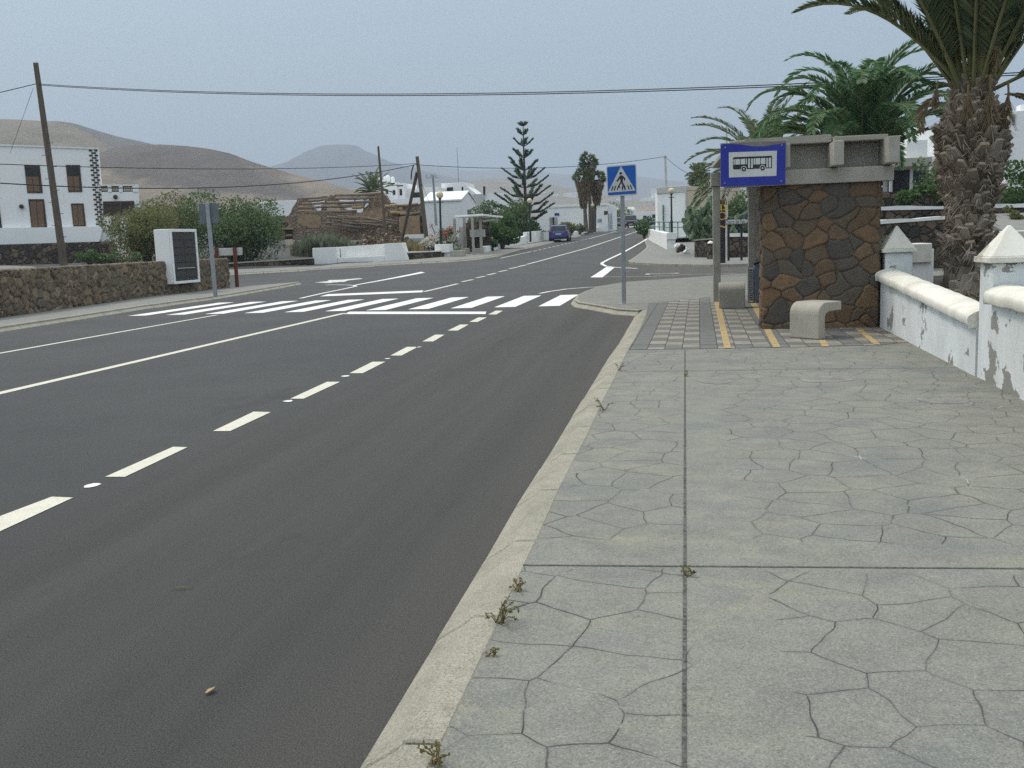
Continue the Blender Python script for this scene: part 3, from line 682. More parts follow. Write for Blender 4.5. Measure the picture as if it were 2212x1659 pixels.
# concrete benches
def bench(loc, rz, label):
    t = T('concrete_bench', label, 'bench', loc, 'curved concrete benches at the shelter', rz)
    # profile in x-z: rounded outer corner, seat reaching to +x, leg at x=0; extruded along y
    out = [(0, 0), (0, .32)]+[(.15-.15*math.cos(a), .32+.15*math.sin(a)) for a in np.linspace(.25, math.pi/2, 8)]+[(.44, .47), (.44, .355), (.20, .345), (.145, .32), (.125, .28), (.125, 0)]
    m = MB(); m.ext([(x, 0, z) for x, z in out], (0, .48, 0)); m.build('seat_block', CONCL, t, bevel=.012, local=True); return t
b0 = G(1768, 734, .12)
bench((b0.x, b0.y, .122), R(42), 'pale concrete bench with a rounded corner in front of the shelter wall')
b1_ = G(1560, 667, .12)
bench((b1_.x+.42, b1_.y-.02, .122), R(88), 'pale concrete bench inside the shelter beside the bin')
# litter bin
bn = G(1632, 649, .12)
bt = T('litter_bin', 'blue grey litter bin with a slanted lid and wire side beside the shelter', 'litter bin', (bn.x, 20.55, .12))
m = MB(); x0, x1 = bn.x-.08, bn.x+.22
m.hexa([(x0, 20.4, .12), (x1, 20.4, .12), (x1, 20.75, .12), (x0, 20.75, .12)], [(x0, 20.4, .88), (x1, 20.4, 1.0), (x1, 20.75, 1.0), (x0, 20.75, .88)]); m.build('body', BINBL, bt, bevel=.01)
m = MB(); m.hexa([(x0-.02, 20.38, .885), (x1+.02, 20.38, 1.01), (x1+.02, 20.77, 1.01), (x0-.02, 20.77, .885)], [(x0-.02, 20.38, .91), (x1+.02, 20.38, 1.035), (x1+.02, 20.77, 1.035), (x0-.02, 20.77, .91)]); m.build('lid', DARKMET, bt)
m = MB()
for k in range(16): m.box(x0-.13, x0-.02, 20.42, 20.73, .16+k*.042, .178+k*.042)
m.box(x0-.13, x0-.115, 20.41, 20.43, .12, .86); m.box(x0-.035, x0-.02, 20.41, 20.43, .12, .86); m.build('grille', GALV, bt)

# pedestrian crossing sign
sb = G(1348, 656, .12); YS = sb.y
cs = T('crossing_sign', 'blue square crossing sign with a walking figure in a white triangle on a pole', 'road sign', tuple(sb))
tp = P(1344, 405, YS)
m = MB(); m.hexa([(sb.x-.045, YS-.02, .1), (sb.x+.045, YS-.02, .1), (sb.x+.045, YS+.03, .1), (sb.x-.045, YS+.03, .1)], [(tp.x-.043, YS-.02, tp.z), (tp.x+.043, YS-.02, tp.z), (tp.x+.043, YS+.03, tp.z), (tp.x-.043, YS+.03, tp.z)])
m.build('pole', GALV, cs, bevel=.012)
MB().box(sb.x-.11, sb.x+.11, YS-.1, YS+.11, .117, .127).build('base_plate', CONC, cs)
pl = plates(YS-.05)
def rrect(q, r=.05):
    q = [Vector(p) for p in q]; out = []
    for i in range(4):
        p, a, c = q[i], q[i-1], q[(i+1) % 4]
        A, Cc = p.lerp(a, r), p.lerp(c, r)
        out += [tuple(A.lerp(p, .0)), tuple(((A+Cc)/2).lerp(p, .45)), tuple(Cc)]
    return out
pl(Z5, rrect(((832, 320), (1152, 295), (1162, 628), (846, 645))), -.025, .025).build('panel', SWHITE, cs)
pl(Z5, rrect(((842, 332), (1142, 308), (1151, 613), (853, 632)), .04), 0).build('blue_field', BLUE2, cs)
pl(Z5, ((988, 320), (1146, 580), (850, 603)), .003).build('white_triangle', SWHITE, cs)
w = MB()
for poly in ([(987+14*math.cos(a), 397+14*math.sin(a)) for a in np.linspace(0, 5.8, 12)],
             ((974, 422), (1004, 418), (1012, 440), (1008, 492), (984, 496), (979, 445)),
             ((976, 424), (984, 446), (952, 487), (938, 480), (958, 452)), ((1002, 419), (1016, 428), (1036, 452), (1033, 475), (1020, 472), (1021, 458), (1006, 446)),
             ((984, 490), (1000, 492), (980, 522), (966, 545), (955, 575), (943, 577), (958, 532)), ((994, 490), (1008, 488), (1022, 516), (1034, 535), (1041, 572), (1028, 574), (1018, 545), (1004, 522)),
             ((900, 533), (912, 532), (895, 582), (883, 582)), ((927, 530), (938, 529), (924, 580), (911, 581)), ((966, 527), (985, 545), (980, 555), (960, 543)), ((1000, 525), (1014, 540), (1010, 575), (998, 576)),
             ((1055, 522), (1066, 521), (1082, 569), (1070, 570)), ((1082, 520), (1093, 518), (1112, 566), (1100, 567))):
    pts = [P(*Z5(p), YS-.05) for p in poly]; w.ext([Vector((p.x, YS-.0555-random.random()*.0006, p.z)) for p in pts], (0, -.0015, 0))
w.build('walking_figure', SBLACK, cs)

# ================================================================ WHITE GARDEN WALL (right)
wl = T('garden_wall', 'low white garden wall with peeling paint and rounded coping beside the stamped pavement', 'wall', (2.8, 11, .1))
A = Vector((2.87, 14.72)); B = Vector((2.735, 9.69)); hA, hB = .70, .50
def wallseg(A, B, hA, hB, th=.24):
    d = (B-A).normalized(); nn = Vector((d.y, -d.x))   # towards the road
    if nn.x > 0: nn = -nn
    m = MB(); a2, b2_ = A-nn*th, B-nn*th
    m.hexa([(A.x, A.y, .05), (B.x, B.y, .05), (b2_.x, b2_.y, .05), (a2.x, a2.y, .05)], [(A.x, A.y, .1+hA), (B.x, B.y, .1+hB), (b2_.x, b2_.y, .1+hB), (a2.x, a2.y, .1+hA)])
    prof = [(.18, -.02), (.19, .045), (.18, .075), (.13, .105), (.03, .13), (-.09, .125), (-.16, .09), (-.185, .05), (-.18, -.02)]
    c = MB(); vs = []; N = 26
    for i in range(N+1):
        p = A.lerp(B, i/N); q = p-nn*th/2; zb = .1+hA+(hB-hA)*i/N
        vs += [(q.x+nn.x*o*(1+.03*mnoise.noise((i*.7, o*9, 1))), q.y+nn.y*o, zb+z+.016*mnoise.noise((i*.8, o*9, 5))) for o, z in prof]
    k = len(prof); fs = [(i*k+j, i*k+j+1, (i+1)*k+j+1, (i+1)*k+j) for i in range(N) for j in range(k-1)]+[tuple(range(k)), tuple(range(N*k, N*k+k))[::-1]]
    fs += [(i*k+k-1, i*k, (i+1)*k, (i+1)*k+k-1) for i in range(N)]
    c.add(vs, fs); return m, c
m, c = wallseg(A, B, hA, hB); m.build('wall', WPEEL, wl); c.build('coping', WCOPE, wl, smooth=True, bevel=.01)
m, c = wallseg(Vector((2.735, 9.26)), Vector((2.6, 3.0)), .74, .74); m.build('wall', WPEEL2, wl); c.build('coping', WCOPE, wl, smooth=True, bevel=.01)
def pillar(x0, x1, y0, y1, zs, zc, za, parent, ov=.045):
    MB().box(x0, x1, y0, y1, .05, zs).build('pillar', WPEEL, parent, bevel=.015)
    m = MB(); m.box(x0-ov, x1+ov, y0-ov, y1+ov, zs+.002, zc); a = Vector(((x0+x1)/2, (y0+y1)/2, za)); q = [(x0-ov*.6, y0-ov*.6, zc+.001), (x1+ov*.6, y0-ov*.6, zc+.001), (x1+ov*.6, y1+ov*.6, zc+.001), (x0-ov*.6, y1+ov*.6, zc+.001)]
    t4 = [a+Vector((sx_*.012, sy_*.012, 0)) for sx_, sy_ in ((-1, -1), (1, -1), (1, 1), (-1, 1))]
    m.hexa(q, t4); m.build('pillar_cap', WCOPE, parent, bevel=.008)
pillar(2.93, 3.30, 14.74, 15.12, 1.16, 1.215, 1.53, wl)
pillar(2.745, 3.10, 9.285, 9.665, 1.165, 1.22, 1.49, wl)

# ================================================================ PLANT BUILDERS
def rnd_dir(rr):
    z = rr.uniform(-1, 1); a = rr.uniform(0, 2*math.pi); q = math.sqrt(1-z*z); return Vector((q*math.cos(a), q*math.sin(a), z))
def leaf(m, p, d, s, asp, rr, sag=0.0):
    d = (d+Vector((0, 0, -sag))).normalized(); w = d.cross(rnd_dir(rr)).normalized()*s/asp
    a = Vector(p); b = a+d*s
    m.add([a, a+d*s*.45+w, b, a+d*s*.45-w], [(0, 1, 2, 3)])
def foliage(clumps, n, s, asp=2.2, sag=.2, seed=1, fill=.35):
    rr = random.Random(seed); m = MB()
    wts = [c[1][0]*c[1][1]+c[1][0]*c[1][2] for c in clumps]
    for _ in range(n):
        c, r = rr.choices(clumps, wts)[0]
        d = rnd_dir(rr); k = (fill+(1-fill)*rr.random())**.5
        p = Vector((c[0]+d.x*r[0]*k, c[1]+d.y*r[1]*k, c[2]+d.z*r[2]*k))
        leaf(m, p, (d*.6+rnd_dir(rr)), s*rr.uniform(.6, 1.4), asp, rr, sag)
    return m
def clumps(c, r, n, cr, seed, squash=.8):
    rr = random.Random(seed); out = []
    for _ in range(n):
        d = rnd_dir(rr); k = rr.random()**.45; q = cr*rr.uniform(.6, 1.3)
        out.append(((c[0]+d.x*r[0]*k, c[1]+d.y*r[1]*k, c[2]+d.z*r[2]*k), (q, q, q*squash)))
    return out
def bush(name, label, cat, base, r, hh, mat, n=2500, s=.12, nc=14, asp=2.2, sag=.2, seed=1, group=None, trunk=.06, top=None, crownname='crown', bark=BARK):
    """shrub or tree: limbs from the base into every clump, leaves around the clumps"""
    t = T(name, label, cat, tuple(base), group); rr = random.Random(seed)
    lo = top if top is not None else hh*.12
    c = (base[0], base[1], base[2]+(lo+hh)/2); R3 = (r*.78, r*.78, (hh-lo)/2*.78)
    cl = clumps(c, R3, nc, min(r, hh/2)*.42, seed)
    foliage(cl, n, s, asp, sag, seed).build(crownname, mat, t)
    m = MB(); b = Vector(base)
    for q, _ in cl[:10]:
        q = Vector(q); mid = b.lerp(q, .5)+Vector((rr.uniform(-.1, .1)*r, rr.uniform(-.1, .1)*r, .1*hh))
        m.tube([b+Vector((rr.uniform(-.05, .05), rr.uniform(-.05, .05), -.1)), b.lerp(mid, .6), mid, q], [trunk, trunk*.75, trunk*.5, trunk*.18], 6)
    m.build('trunk', bark, t); return t
def frond(m, mr, base, az, el, L, droop, nl, ll, rr, w=.022, side_up=.5, rach=.02, curl=1.5, twist=0.0):
    """one feather leaf: a bending rib with leaflets on both sides"""
    p = Vector(base); pts = [p.copy()]; N = 14; e = el
    hz = Vector((math.cos(az), math.sin(az), 0)); dirs = []
    for i in range(N):
        t = (i+.5)/N; e = el-droop*(t**curl); d = hz*math.cos(e)+Vector((0, 0, math.sin(e))); dirs.append(d); p = p+d*(L/N); pts.append(p.copy())
    mr.tube(pts, [rach*(1-.85*i/N) for i in range(N+1)], 5, False)
    sd = Vector((-math.sin(az), math.cos(az), 0))
    for i in range(nl):
        t = .13+.87*(i+.5)/nl; f = t*N; k = min(N-1, int(f)); q = pts[k].lerp(pts[k+1], f-k); d = dirs[k]; up = sd.cross(d).normalized()
        if up.z < 0 and abs(d.z) < .95: up = -up
        ln = ll*(math.sin(math.pi*(.12+.83*t))**.7)*rr.uniform(.85, 1.1)
        for sgn in (-1, 1):
            dd = (sd*sgn*.85+d*(.75+.25*t)+up*side_up*rr.uniform(.5, 1.2)).normalized()
            tip = q+dd*ln+Vector((0, 0, -.12*ln)); mid = q+dd*ln*.45
            wv = dd.cross(up).normalized()*w*rr.uniform(.8, 1.2) if rr.random() < .7 else dd.cross(sd).normalized()*w
            m.add([q, mid+wv, tip, mid-wv], [(0, 1, 2, 3)])

# ================================================================ BIG PALM beside the shelter
YP = 14.9
def pw(zx, zy): return P(*Z6((zx, zy)), YP)
prof_px = [(1560, 1980, 1640), (1400, 1700, 2040), (1300, 1668, 2075), (1240, 1655, 2090), (1190, 1720, 2075), (1130, 1742, 2060), (1060, 1730, 2075), (980, 1705, 2105), (900, 1690, 2130), (800, 1672, 2160), (700, 1660, 2180), (600, 1658, 2186), (520, 1690, 2170), (450, 1735, 2140), (370, 1800, 2085), (300, 1840, 2050), (250, 1855, 2040)]
bx = pw(1880, 1000).x
pr = [(.52, .05)]
for zy, a, b in prof_px[1:]:
    pa, pb = pw(a, zy), pw(b, zy); pr.append(((pb.x-pa.x)/2-(.115 if zy > 330 else .05), (pa.z+pb.z)/2))
pbase = Vector((bx, YP, .1))
pt = T('palm_tree', 'big date palm with a scaly pineapple shaped trunk behind the white garden wall', 'palm tree', tuple(pbase))
MB().lathe([(r*.86, z) for r, z in pr], (bx, YP, 0), 28).build('trunk', TRUNKD, pt, smooth=True)
rr = random.Random(3); m = MB()
def prad(z):
    for (r0, z0), (r1, z1) in zip(pr, pr[1:]):
        if z0 <= z <= z1: return r0+(r1-r0)*(z-z0)/(z1-z0)
    return pr[-1][0]
ztop = pr[-1][1]; NB = 700
BOOT = leafmat('palm_boot', [(.15, .12, .088), (.27, .222, .168), (.41, .345, .27), (.58, .51, .42)], .9, 1.5)
for i in range(NB):
    z = .12+(ztop-.15)*i/NB; a = i*2.39996+rr.uniform(-.1, .1); r = prad(z)*rr.uniform(.84, .98); lean = rr.uniform(.55, 1.05) if z > .9 else rr.uniform(-.1, .6)
    o = Vector((math.cos(a), math.sin(a), 0)); sd = Vector((-math.sin(a), math.cos(a), 0)); c = Vector((bx, YP, z))+o*r*.88
    up = (Vector((0, 0, 1))*math.cos(lean)+o*math.sin(lean)); s = rr.uniform(.8, 1.25); wv = .075*s; L = .15*s*rr.uniform(.7, 1.3); th = (o*math.cos(lean)-Vector((0, 0, 1))*math.sin(lean))*.05*s
    a0 = [c-sd*wv*1.3-up*.08, c+sd*wv*1.3-up*.08, c+sd*wv*rr.uniform(.3, .75)+up*L, c-sd*wv*rr.uniform(.3, .75)+up*L*rr.uniform(.8, 1.1)]
    m.hexa(a0, [q+th*(1.3 if j < 2 else .75) for j, q in enumerate(a0)])
    if rr.random() < .55:
        for _ in range(4):
            q = c+up*L*rr.uniform(.3, .9)+th*.6; tip = q+(o*.5-Vector((0, 0, 1))*rr.uniform(.2, .9)+sd*rr.uniform(-.8, .8)).normalized()*rr.uniform(.10, .28)
            m.add([q-sd*.010, q+sd*.010, tip], [(0, 1, 2)])
m.build('leaf_bases', BOOT, pt)
crown0 = Vector((bx, YP, ztop-.15)); m = MB(); mr = MB(); rr = random.Random(12)
for i in range(38):
    az = i*2.39996+rr.uniform(-.2, .2); f = i/38; el = R(88-36*f+rr.uniform(-4, 4)); L = rr.uniform(2.7, 3.4)
    frond(m, mr, crown0+Vector((math.cos(az)*.22, math.sin(az)*.22, .25*(1-f))), az, el, L, R(62+rr.uniform(-15, 15))*(.6+.5*f), 95, .42, rr, .016, .55, .03, 2.4)
frond(m, mr, crown0+Vector((-.2, -.1, .1)), R(180), R(49), 2.6, R(72), 120, .42, rr, .018, .5, .032, 2.2)
frond(m, mr, crown0+Vector((-.2, 0, .1)), R(165), R(60), 2.7, R(64), 110, .42, rr, .018, .5, .032, 1.8)
frond(m, mr, crown0+Vector((.2, 0, .0)), R(-12), R(24), 2.6, R(30), 100, .40, rr, .016, .5, .03, 1.8)
m.build('crown', PALM1, pt); mr.build('leaf_ribs', RACH, pt)
rr = random.Random(5)
for az, ln, z0 in ((-112, .55, .0), (-82, .8, .1), (-50, .6, .0), (-165, .4, .1), (-75, .5, .65)):
    m = MB(); a = R(az); o = Vector((math.cos(a), math.sin(a), 0)); p0 = crown0+o*.33+Vector((0, 0, z0)); p1 = p0+o*.18+Vector((0, 0, .05)); p2 = p1+o*.05+Vector((0, 0, -ln))
    m.tube([p0, p1, p1.lerp(p2, .5)], [.02, .018, .012], 5)
    for _ in range(70):
        q = p1.lerp(p2, rr.uniform(.15, .65)); d = Vector((rr.uniform(-.5, .5), rr.uniform(-.35, .35), -1)).normalized(); e_ = q+d*ln*rr.uniform(.2, .5); s_ = Vector((.004, .002, 0))
        m.add([q-s_, q+s_, e_+s_, e_-s_], [(0, 1, 2, 3)])
    m.build('fruit_stalk', STALK, pt)
m = MB(); mr2 = MB()
for az, el, dr in ((-25, -5, 60), (200, 15, 120), (10, 10, 70)):
    frond(m, mr2, crown0+Vector((math.cos(R(az))*.3, math.sin(R(az))*.3, -.05)), R(az), R(el), .8, R(dr), 26, .22, rr, .016, .2, .022, 1.0)
m.build('dead_fronds', DEADL, pt)

# ================================================================ OTHER PALMS
def palm(label, base, ht, L, n, mat, seed, tr=.28, e0=80, e1=-10, dr=95, ll=.42, w=.022, nl=46, group=None, side=.4, curl=1.5):
    t = T('palm_tree', label, 'palm tree', tuple(base), group); b = Vector(base); rr = random.Random(seed)
    prf = [(tr*1.2, -.1), (tr, .2)]; k = 9
    for i in range(1, k): prf.append((tr*(1.0+.12*(i % 2)+.25*(i/k)), ht*i/k))
    prf.append((tr*.7, ht)); MB().lathe(prf, b, 14).build('trunk', TRUNKC, t)
    m = MB(); mr = MB(); c = b+Vector((0, 0, ht-.1))
    for i in range(n):
        f = (i+.5)/n; az = i*2.39996+rr.uniform(-.2, .2); el = R(e0+(e1-e0)*f+rr.uniform(-8, 8))
        frond(m, mr, c+Vector((math.cos(az)*.15, math.sin(az)*.15, .15*(1-f))), az, el, L*rr.uniform(.85, 1.12), R(dr+rr.uniform(-20, 25)), nl, ll, rr, w, side, .03, curl)
    m.build('crown', mat, t); mr.build('leaf_ribs', RACH, t); return t
def gp(px, py_top, Y, z=None):
    """plan point under a pixel at depth Y"""
    p = P(px, py_top, Y); return Vector((p.x, Y, h(p.x, Y) if z is None else z))
YA = 27.0; pa = P(1862, 345, YA)
palm('bushy green date palm with arching fronds rising behind the shelter roof', (pa.x, YA, .1), pa.z-.1, 3.5, 50, PALM2, 21, .34, 87, 30, 118, .50, .024, 90, side=.22, curl=2.3)
YB = 36.0; pb_ = P(1648, 352, YB)
palm('shaded date palm with stiff fronds left of the bushy green palm', (pb_.x, YB, .2), pb_.z-.2, 2.9, 34, PALM3, 33, .3, 82, -15, 62, .42, .03, 40)
YD = 80.0; pd_ = P(1510, 378, YD)
palm('small distant fan palm above the beige building', (pd_.x, YD, h(pd_.x, YD)), pd_.z-h(pd_.x, YD), .95, 46, PALM3, 8, .2, 85, -80, 30, .45, .05, 12)
YE = 84.0; pe = P(805, 412, YE)
palm('date palm half hidden behind the ruined house and a thin pole', (pe.x, YE, h(pe.x, YE)), pe.z-h(pe.x, YE), 1.9, 36, PALM3, 17, .3, 85, -15, 45, .4, .035, 26)
# slim fan palms with dead skirts beside the road
def fanpalm(label, bpx, bpy, cpx, cpy, Y, seed, cr=.95, skirt=2.2):
    b = P(bpx, bpy, Y); c = P(cpx, cpy, Y); t = T('fan_palm', label, 'palm tree', tuple(b), 'slim fan palms by the road'); rr = random.Random(seed)
    MB().tube([b-Vector((0, 0, .5)), b.lerp(c, .33), b.lerp(c, .66), c], [.28, .20, .17, .16], 10).build('trunk', POLEW, t)
    m = MB()
    for i in range(46):
        d = rnd_dir(rr); d.z = abs(d.z)*1.1-.3; d.normalize(); q = c+d*cr*rr.uniform(.45, .7)
        for k in range(11):
            dd = (d+rnd_dir(rr)*.55).normalized(); leaf(m, q, dd, cr*rr.uniform(.35, .55), 7, rr, .25)
    m.build('crown', PALM3, t); s = MB()
    for i in range(900):
        a = rr.uniform(0, 6.28); f = rr.random(); z = -f*skirt; rad = cr*(.72-.5*f)*rr.uniform(.55, 1.05); q = c+Vector((math.cos(a)*rad, math.sin(a)*rad, z+.1))
        leaf(s, q, Vector((math.cos(a)*.3, math.sin(a)*.3, -1)), .5, 9, rr)
    s.build('dead_leaf_skirt', DEADL, t); return t
fanpalm('slim fan palm with the widest brown skirt, nearest the long white building', 1266.4, 497, 1259, 383, 112, 1, 1.15, 3.2)
fanpalm('tallest slim fan palm of the roadside trio', 1276.6, 494, 1271, 351, 113, 2, 1.2, 3.0)
fanpalm('slim fan palm with a low crown beside the crossing sign', 1282.7, 492, 1288, 388, 114, 3, 1.2, 2.6)

# Norfolk pine
YN = 92.0
def pine():
    tp = P(1129.5, 262, YN); bp = P(1137, 500, YN); t = T('norfolk_pine', 'tall norfolk pine with open tiers of branches above the white wall', 'pine tree', tuple(bp)); rr = random.Random(4)
    MB().tube([bp-Vector((0, 0, .8)), bp.lerp(tp, .5), tp], [.20, .12, .03], 8).build('trunk', BARK, t)
    m = MB(); lim = MB()
    tiers = [(45, 1360, 62, 4, .1), (150, 1362, 78, 4, .38), (272, 1366, 108, 4, .42), (402, 1372, 112, 5, .42), (540, 1378, 190, 6, .32), (640, 1380, 235, 6, .22), (730, 1383, 250, 5, .15), (840, 1386, 310, 6, .12), (930, 1390, 320, 5, .08), (1010, 1392, 320, 6, .0), (1080, 1394, 270, 5, -.05)]
    for zy, zx, rad, nb, up in tiers:
        c = P(*Z4((zx, zy+18)), YN); Rm = rad*.1953*YN/F
        for k in range(nb):
            a = 2*math.pi*(k+rr.uniform(-.25, .25))/nb+zy; o = Vector((math.cos(a), math.sin(a), 0)); L = Rm*rr.uniform(.8, 1.12)
            pts = [c, c+o*L*.5+Vector((0, 0, L*(up*.5))), c+o*L+Vector((0, 0, L*(up+.28)))]; lim.tube(pts, [.06, .04, .015], 5)
            sd = Vector((-o.y, o.x, 0)); nn = int(10+L*27)
            for j in range(nn):
                f = .28+.72*((j+.5)/nn); q = pts[0].lerp(pts[1], f*2) if f < .5 else pts[1].lerp(pts[2], f*2-1)
                for sg in (-1, 1):
                    d = (sd*sg*rr.uniform(.2, .9)+o*.4+Vector((0, 0, rr.uniform(.3, 1.1)))).normalized(); leaf(m, q, d, rr.uniform(.18, .36), 4.2, rr)
    m.build('crown', PINE, t); lim.build('branches', BARK, t)
pine()

# ================================================================ RIGHT SIDE BACKGROUND
def wbox(name, px0, px1, pyt, pyb, Y, dep, mat, parent, dx=0.0):
    """box whose front face fills a pixel rectangle at depth Y"""
    a, b = P(px0, pyb, Y), P(px1, pyt, Y); pt_ = P(px0, pyt, Y)
    zt_ = (pt_.z+b.z)/2
    zb_ = a.z-.3
    if name in ('wall', 'pillar', 'upper_storey', 'veranda_post'): zb_ = min(zb_, h(a.x, Y)-.4, h(a.x, Y+dep)-.4)
    return MB().box(a.x, b.x, Y, Y+dep, zb_, zt_).build(name, mat, parent, bevel=.02)
def wrect(name, q0, q1, Y, mat, parent, off=.03, th=.03):
    a, b = P(*q0, Y), P(*q1, Y); return MB().box(min(a.x, b.x), max(a.x, b.x), Y-off, Y-off+th, min(a.z, b.z), max(a.z, b.z)).build(name, mat, parent)
def win(q0, q1, Y, parent, fr=DKGREEN, gl=GLASSD, nm='window', bar=.06):
    """window frame standing proud with a pane set into it and a mullion"""
    a, b = P(*q0, Y), P(*q1, Y); x0, x1 = sorted((a.x, b.x)); z0, z1 = sorted((a.z, b.z)); m = MB()
    m.box(x0, x1, Y-.05, Y+.05, z0, z0+bar); m.box(x0, x1, Y-.05, Y+.05, z1-bar, z1); m.box(x0, x0+bar, Y-.05, Y+.05, z0+bar, z1-bar); m.box(x1-bar, x1, Y-.05, Y+.05, z0+bar, z1-bar)
    xm = (x0+x1)/2; m.box(xm-bar*.4, xm+bar*.4, Y-.045, Y+.05, z0+bar, z1-bar)
    f = m.build(nm, fr, parent); MB().box(x0+bar, x1-bar, Y-.02, Y+.02, z0+bar, z1-bar).build('pane', gl, f); return f
# modern house behind the palm
t = T('white_house', 'modern white house with terraced parapets and a dark veranda behind the big palm', 'house', tuple(gp(2060, 440, 50)))
wbox('wall', 1905, 2420, 330, 455, 52.5, 8, WHITE2, t); wbox('upper_storey', 1976, 2080, 272, 345, 56, 5, WHITE2, t); wbox('upper_storey', 2172, 2420, 234, 400, 51, 1.4, WHITE2, t)
wbox('parapet', 1958, 2004, 302, 338, 49.8, 2.2, WHITE2, t); wbox('parapet', 1912, 1957, 315, 341, 50.4, 1.6, GREYWALL, t)
wbox('balcony_slab', 1908, 2014, 341, 348, 49.2, 3.0, CONCL, t); wbox('veranda_opening', 1919, 2006, 351, 412, 52.2, .25, GLASSD, t)
for x in (1922, 1966, 2000): wbox('veranda_post', x, x+7, 351, 412, 49.6, .2, GREYWALL, t)
win((2184, 247), (2194, 268), 51, t, GREYWALL); wbox('chimney', 2204, 2216, 226, 236, 52, .6, WHITE2, t)
# terraced dry stone walls
def stonewall_px(name, label, px0, px1, pt0, pt1, pb0, pb1, Y0, Y1, mat, cop=None, th=.4, group=None, cz=.07):
    a, b = P(px0, pt0, Y0), P(px1, pt1, Y1); zb = min(P(px0, pb0, Y0).z, P(px1, pb1, Y1).z)-.4
    t = T(name, label, 'wall', ((a.x+b.x)/2, (Y0+Y1)/2, zb), group); d = Vector((b.x-a.x, b.y-a.y)).normalized(); nn = Vector((-d.y, d.x))*th
    m = MB(); m.hexa([(a.x, a.y, zb), (b.x, b.y, zb), (b.x+nn.x, b.y+nn.y, zb), (a.x+nn.x, a.y+nn.y, zb)], [(a.x, a.y, a.z), (b.x, b.y, b.z), (b.x+nn.x, b.y+nn.y, b.z), (a.x+nn.x, a.y+nn.y, a.z)])
    m.build('stone_face', mat, t)
    if cop:
        N = max(2, int((b-a).length/.5)); c = MB(); rr = random.Random(int(px0)); vs = []
        for i in range(N+1):
            p = a.lerp(b, i/N); o = d*0; q = Vector((p.x, p.y))-nn*.08; r_ = Vector((p.x, p.y))+nn*1.08; z0 = p.z+.003+rr.uniform(-.02, .02)*0; z1 = p.z+cz+rr.uniform(-.25, .25)*cz
            vs += [(q.x, q.y, z0), (q.x, q.y, z1), (r_.x, r_.y, z1), (r_.x, r_.y, z0)]
        c.add(vs, [f for i in range(N) for f in ((i*4, i*4+4, i*4+5, i*4+1), (i*4+1, i*4+5, i*4+6, i*4+2), (i*4+2, i*4+6, i*4+7, i*4+3), (i*4+3, i*4+7, i*4+4, i*4))]+[(0, 1, 2, 3), (N*4+3, N*4+2, N*4+1, N*4)])
        c.build('coping', cop, t)
    return t
stonewall_px('terrace_wall', 'upper dark stone terrace wall with a white painted top below the modern house', 1840, 2420, 456, 444, 520, 520, 40, 40, DSTONE, WHITE, .5, cz=.13)
stonewall_px('terrace_wall', 'lower dark stone terrace wall with a short white top behind the first pyramid pillar', 1850, 2040, 488, 474, 560, 545, 33, 34, DSTONE, WHITE, .5, cz=.12)
stonewall_px('terrace_wall', 'dark bare stone terrace wall holding the plants under the veranda', 1840, 2420, 415, 410, 460, 455, 44, 44, DSTONE, None, .6)
# plain slope of drive between terraces
S(MB().hexa([(11, 34.6, -.2), (30, 34.6, -.2), (30, 39.9, -.2), (11, 39.9, -.2)], [(11, 34.6, 1.0), (30, 34.6, 1.0), (30, 39.9, 1.9), (11, 39.9, 1.9)]).build('side_slope', PAVE2))
t = T('gate_pillar', 'short white gate pillar with a flat cap between the palm and the first pyramid pillar', 'pillar', tuple(gp(1990, 570, 22)))
wbox('pillar', 1965, 2018, 538, 580, 22, .8, WHITE, t); wbox('pillar_cap', 1961, 2014, 526, 537.2, 21.93, .95, WCOPE, t)
t = T('low_white_wall', 'low white wall with a flat coping at the right edge behind the second pyramid pillar', 'wall', tuple(gp(2250, 520, 21)))
wbox('wall', 2166, 2420, 506, 560, 21, .3, WHITE, t); wbox('coping', 2160, 2425, 495, 505.5, 20.93, .45, WCOPE, t)
bush('bush', 'green bush growing over the terrace wall left of the palm trunk', 'bush', gp(2010, 440, 42.6, 2.0), 1.6, 1.3, LEAFG, 1500, .13, 9, seed=2)
bush('bush', 'leafy shrub climbing beside the dark veranda', 'bush', gp(2015, 420, 46, 2.2), 1.1, 2.6, LEAFB, 1500, .13, 9, seed=3)
bush('bush', 'green bush at the right edge under the modern house', 'bush', gp(2225, 440, 42.5, 1.9), 1.8, 2.0, LEAFG, 1800, .13, 10, seed=4)
bush('bush', 'low trailing green plant on the drive edge at the right', 'bush', gp(2200, 470, 39.2, 1.4), 1.5, .7, LEAFA, 900, .1, 9, seed=14)
bush('bush', 'dry grey shrub behind the first pyramid pillar', 'bush', gp(1925, 520, 30, .1), 1.0, 1.35, LEAFC, 1200, .10, 10, seed=6, asp=5)

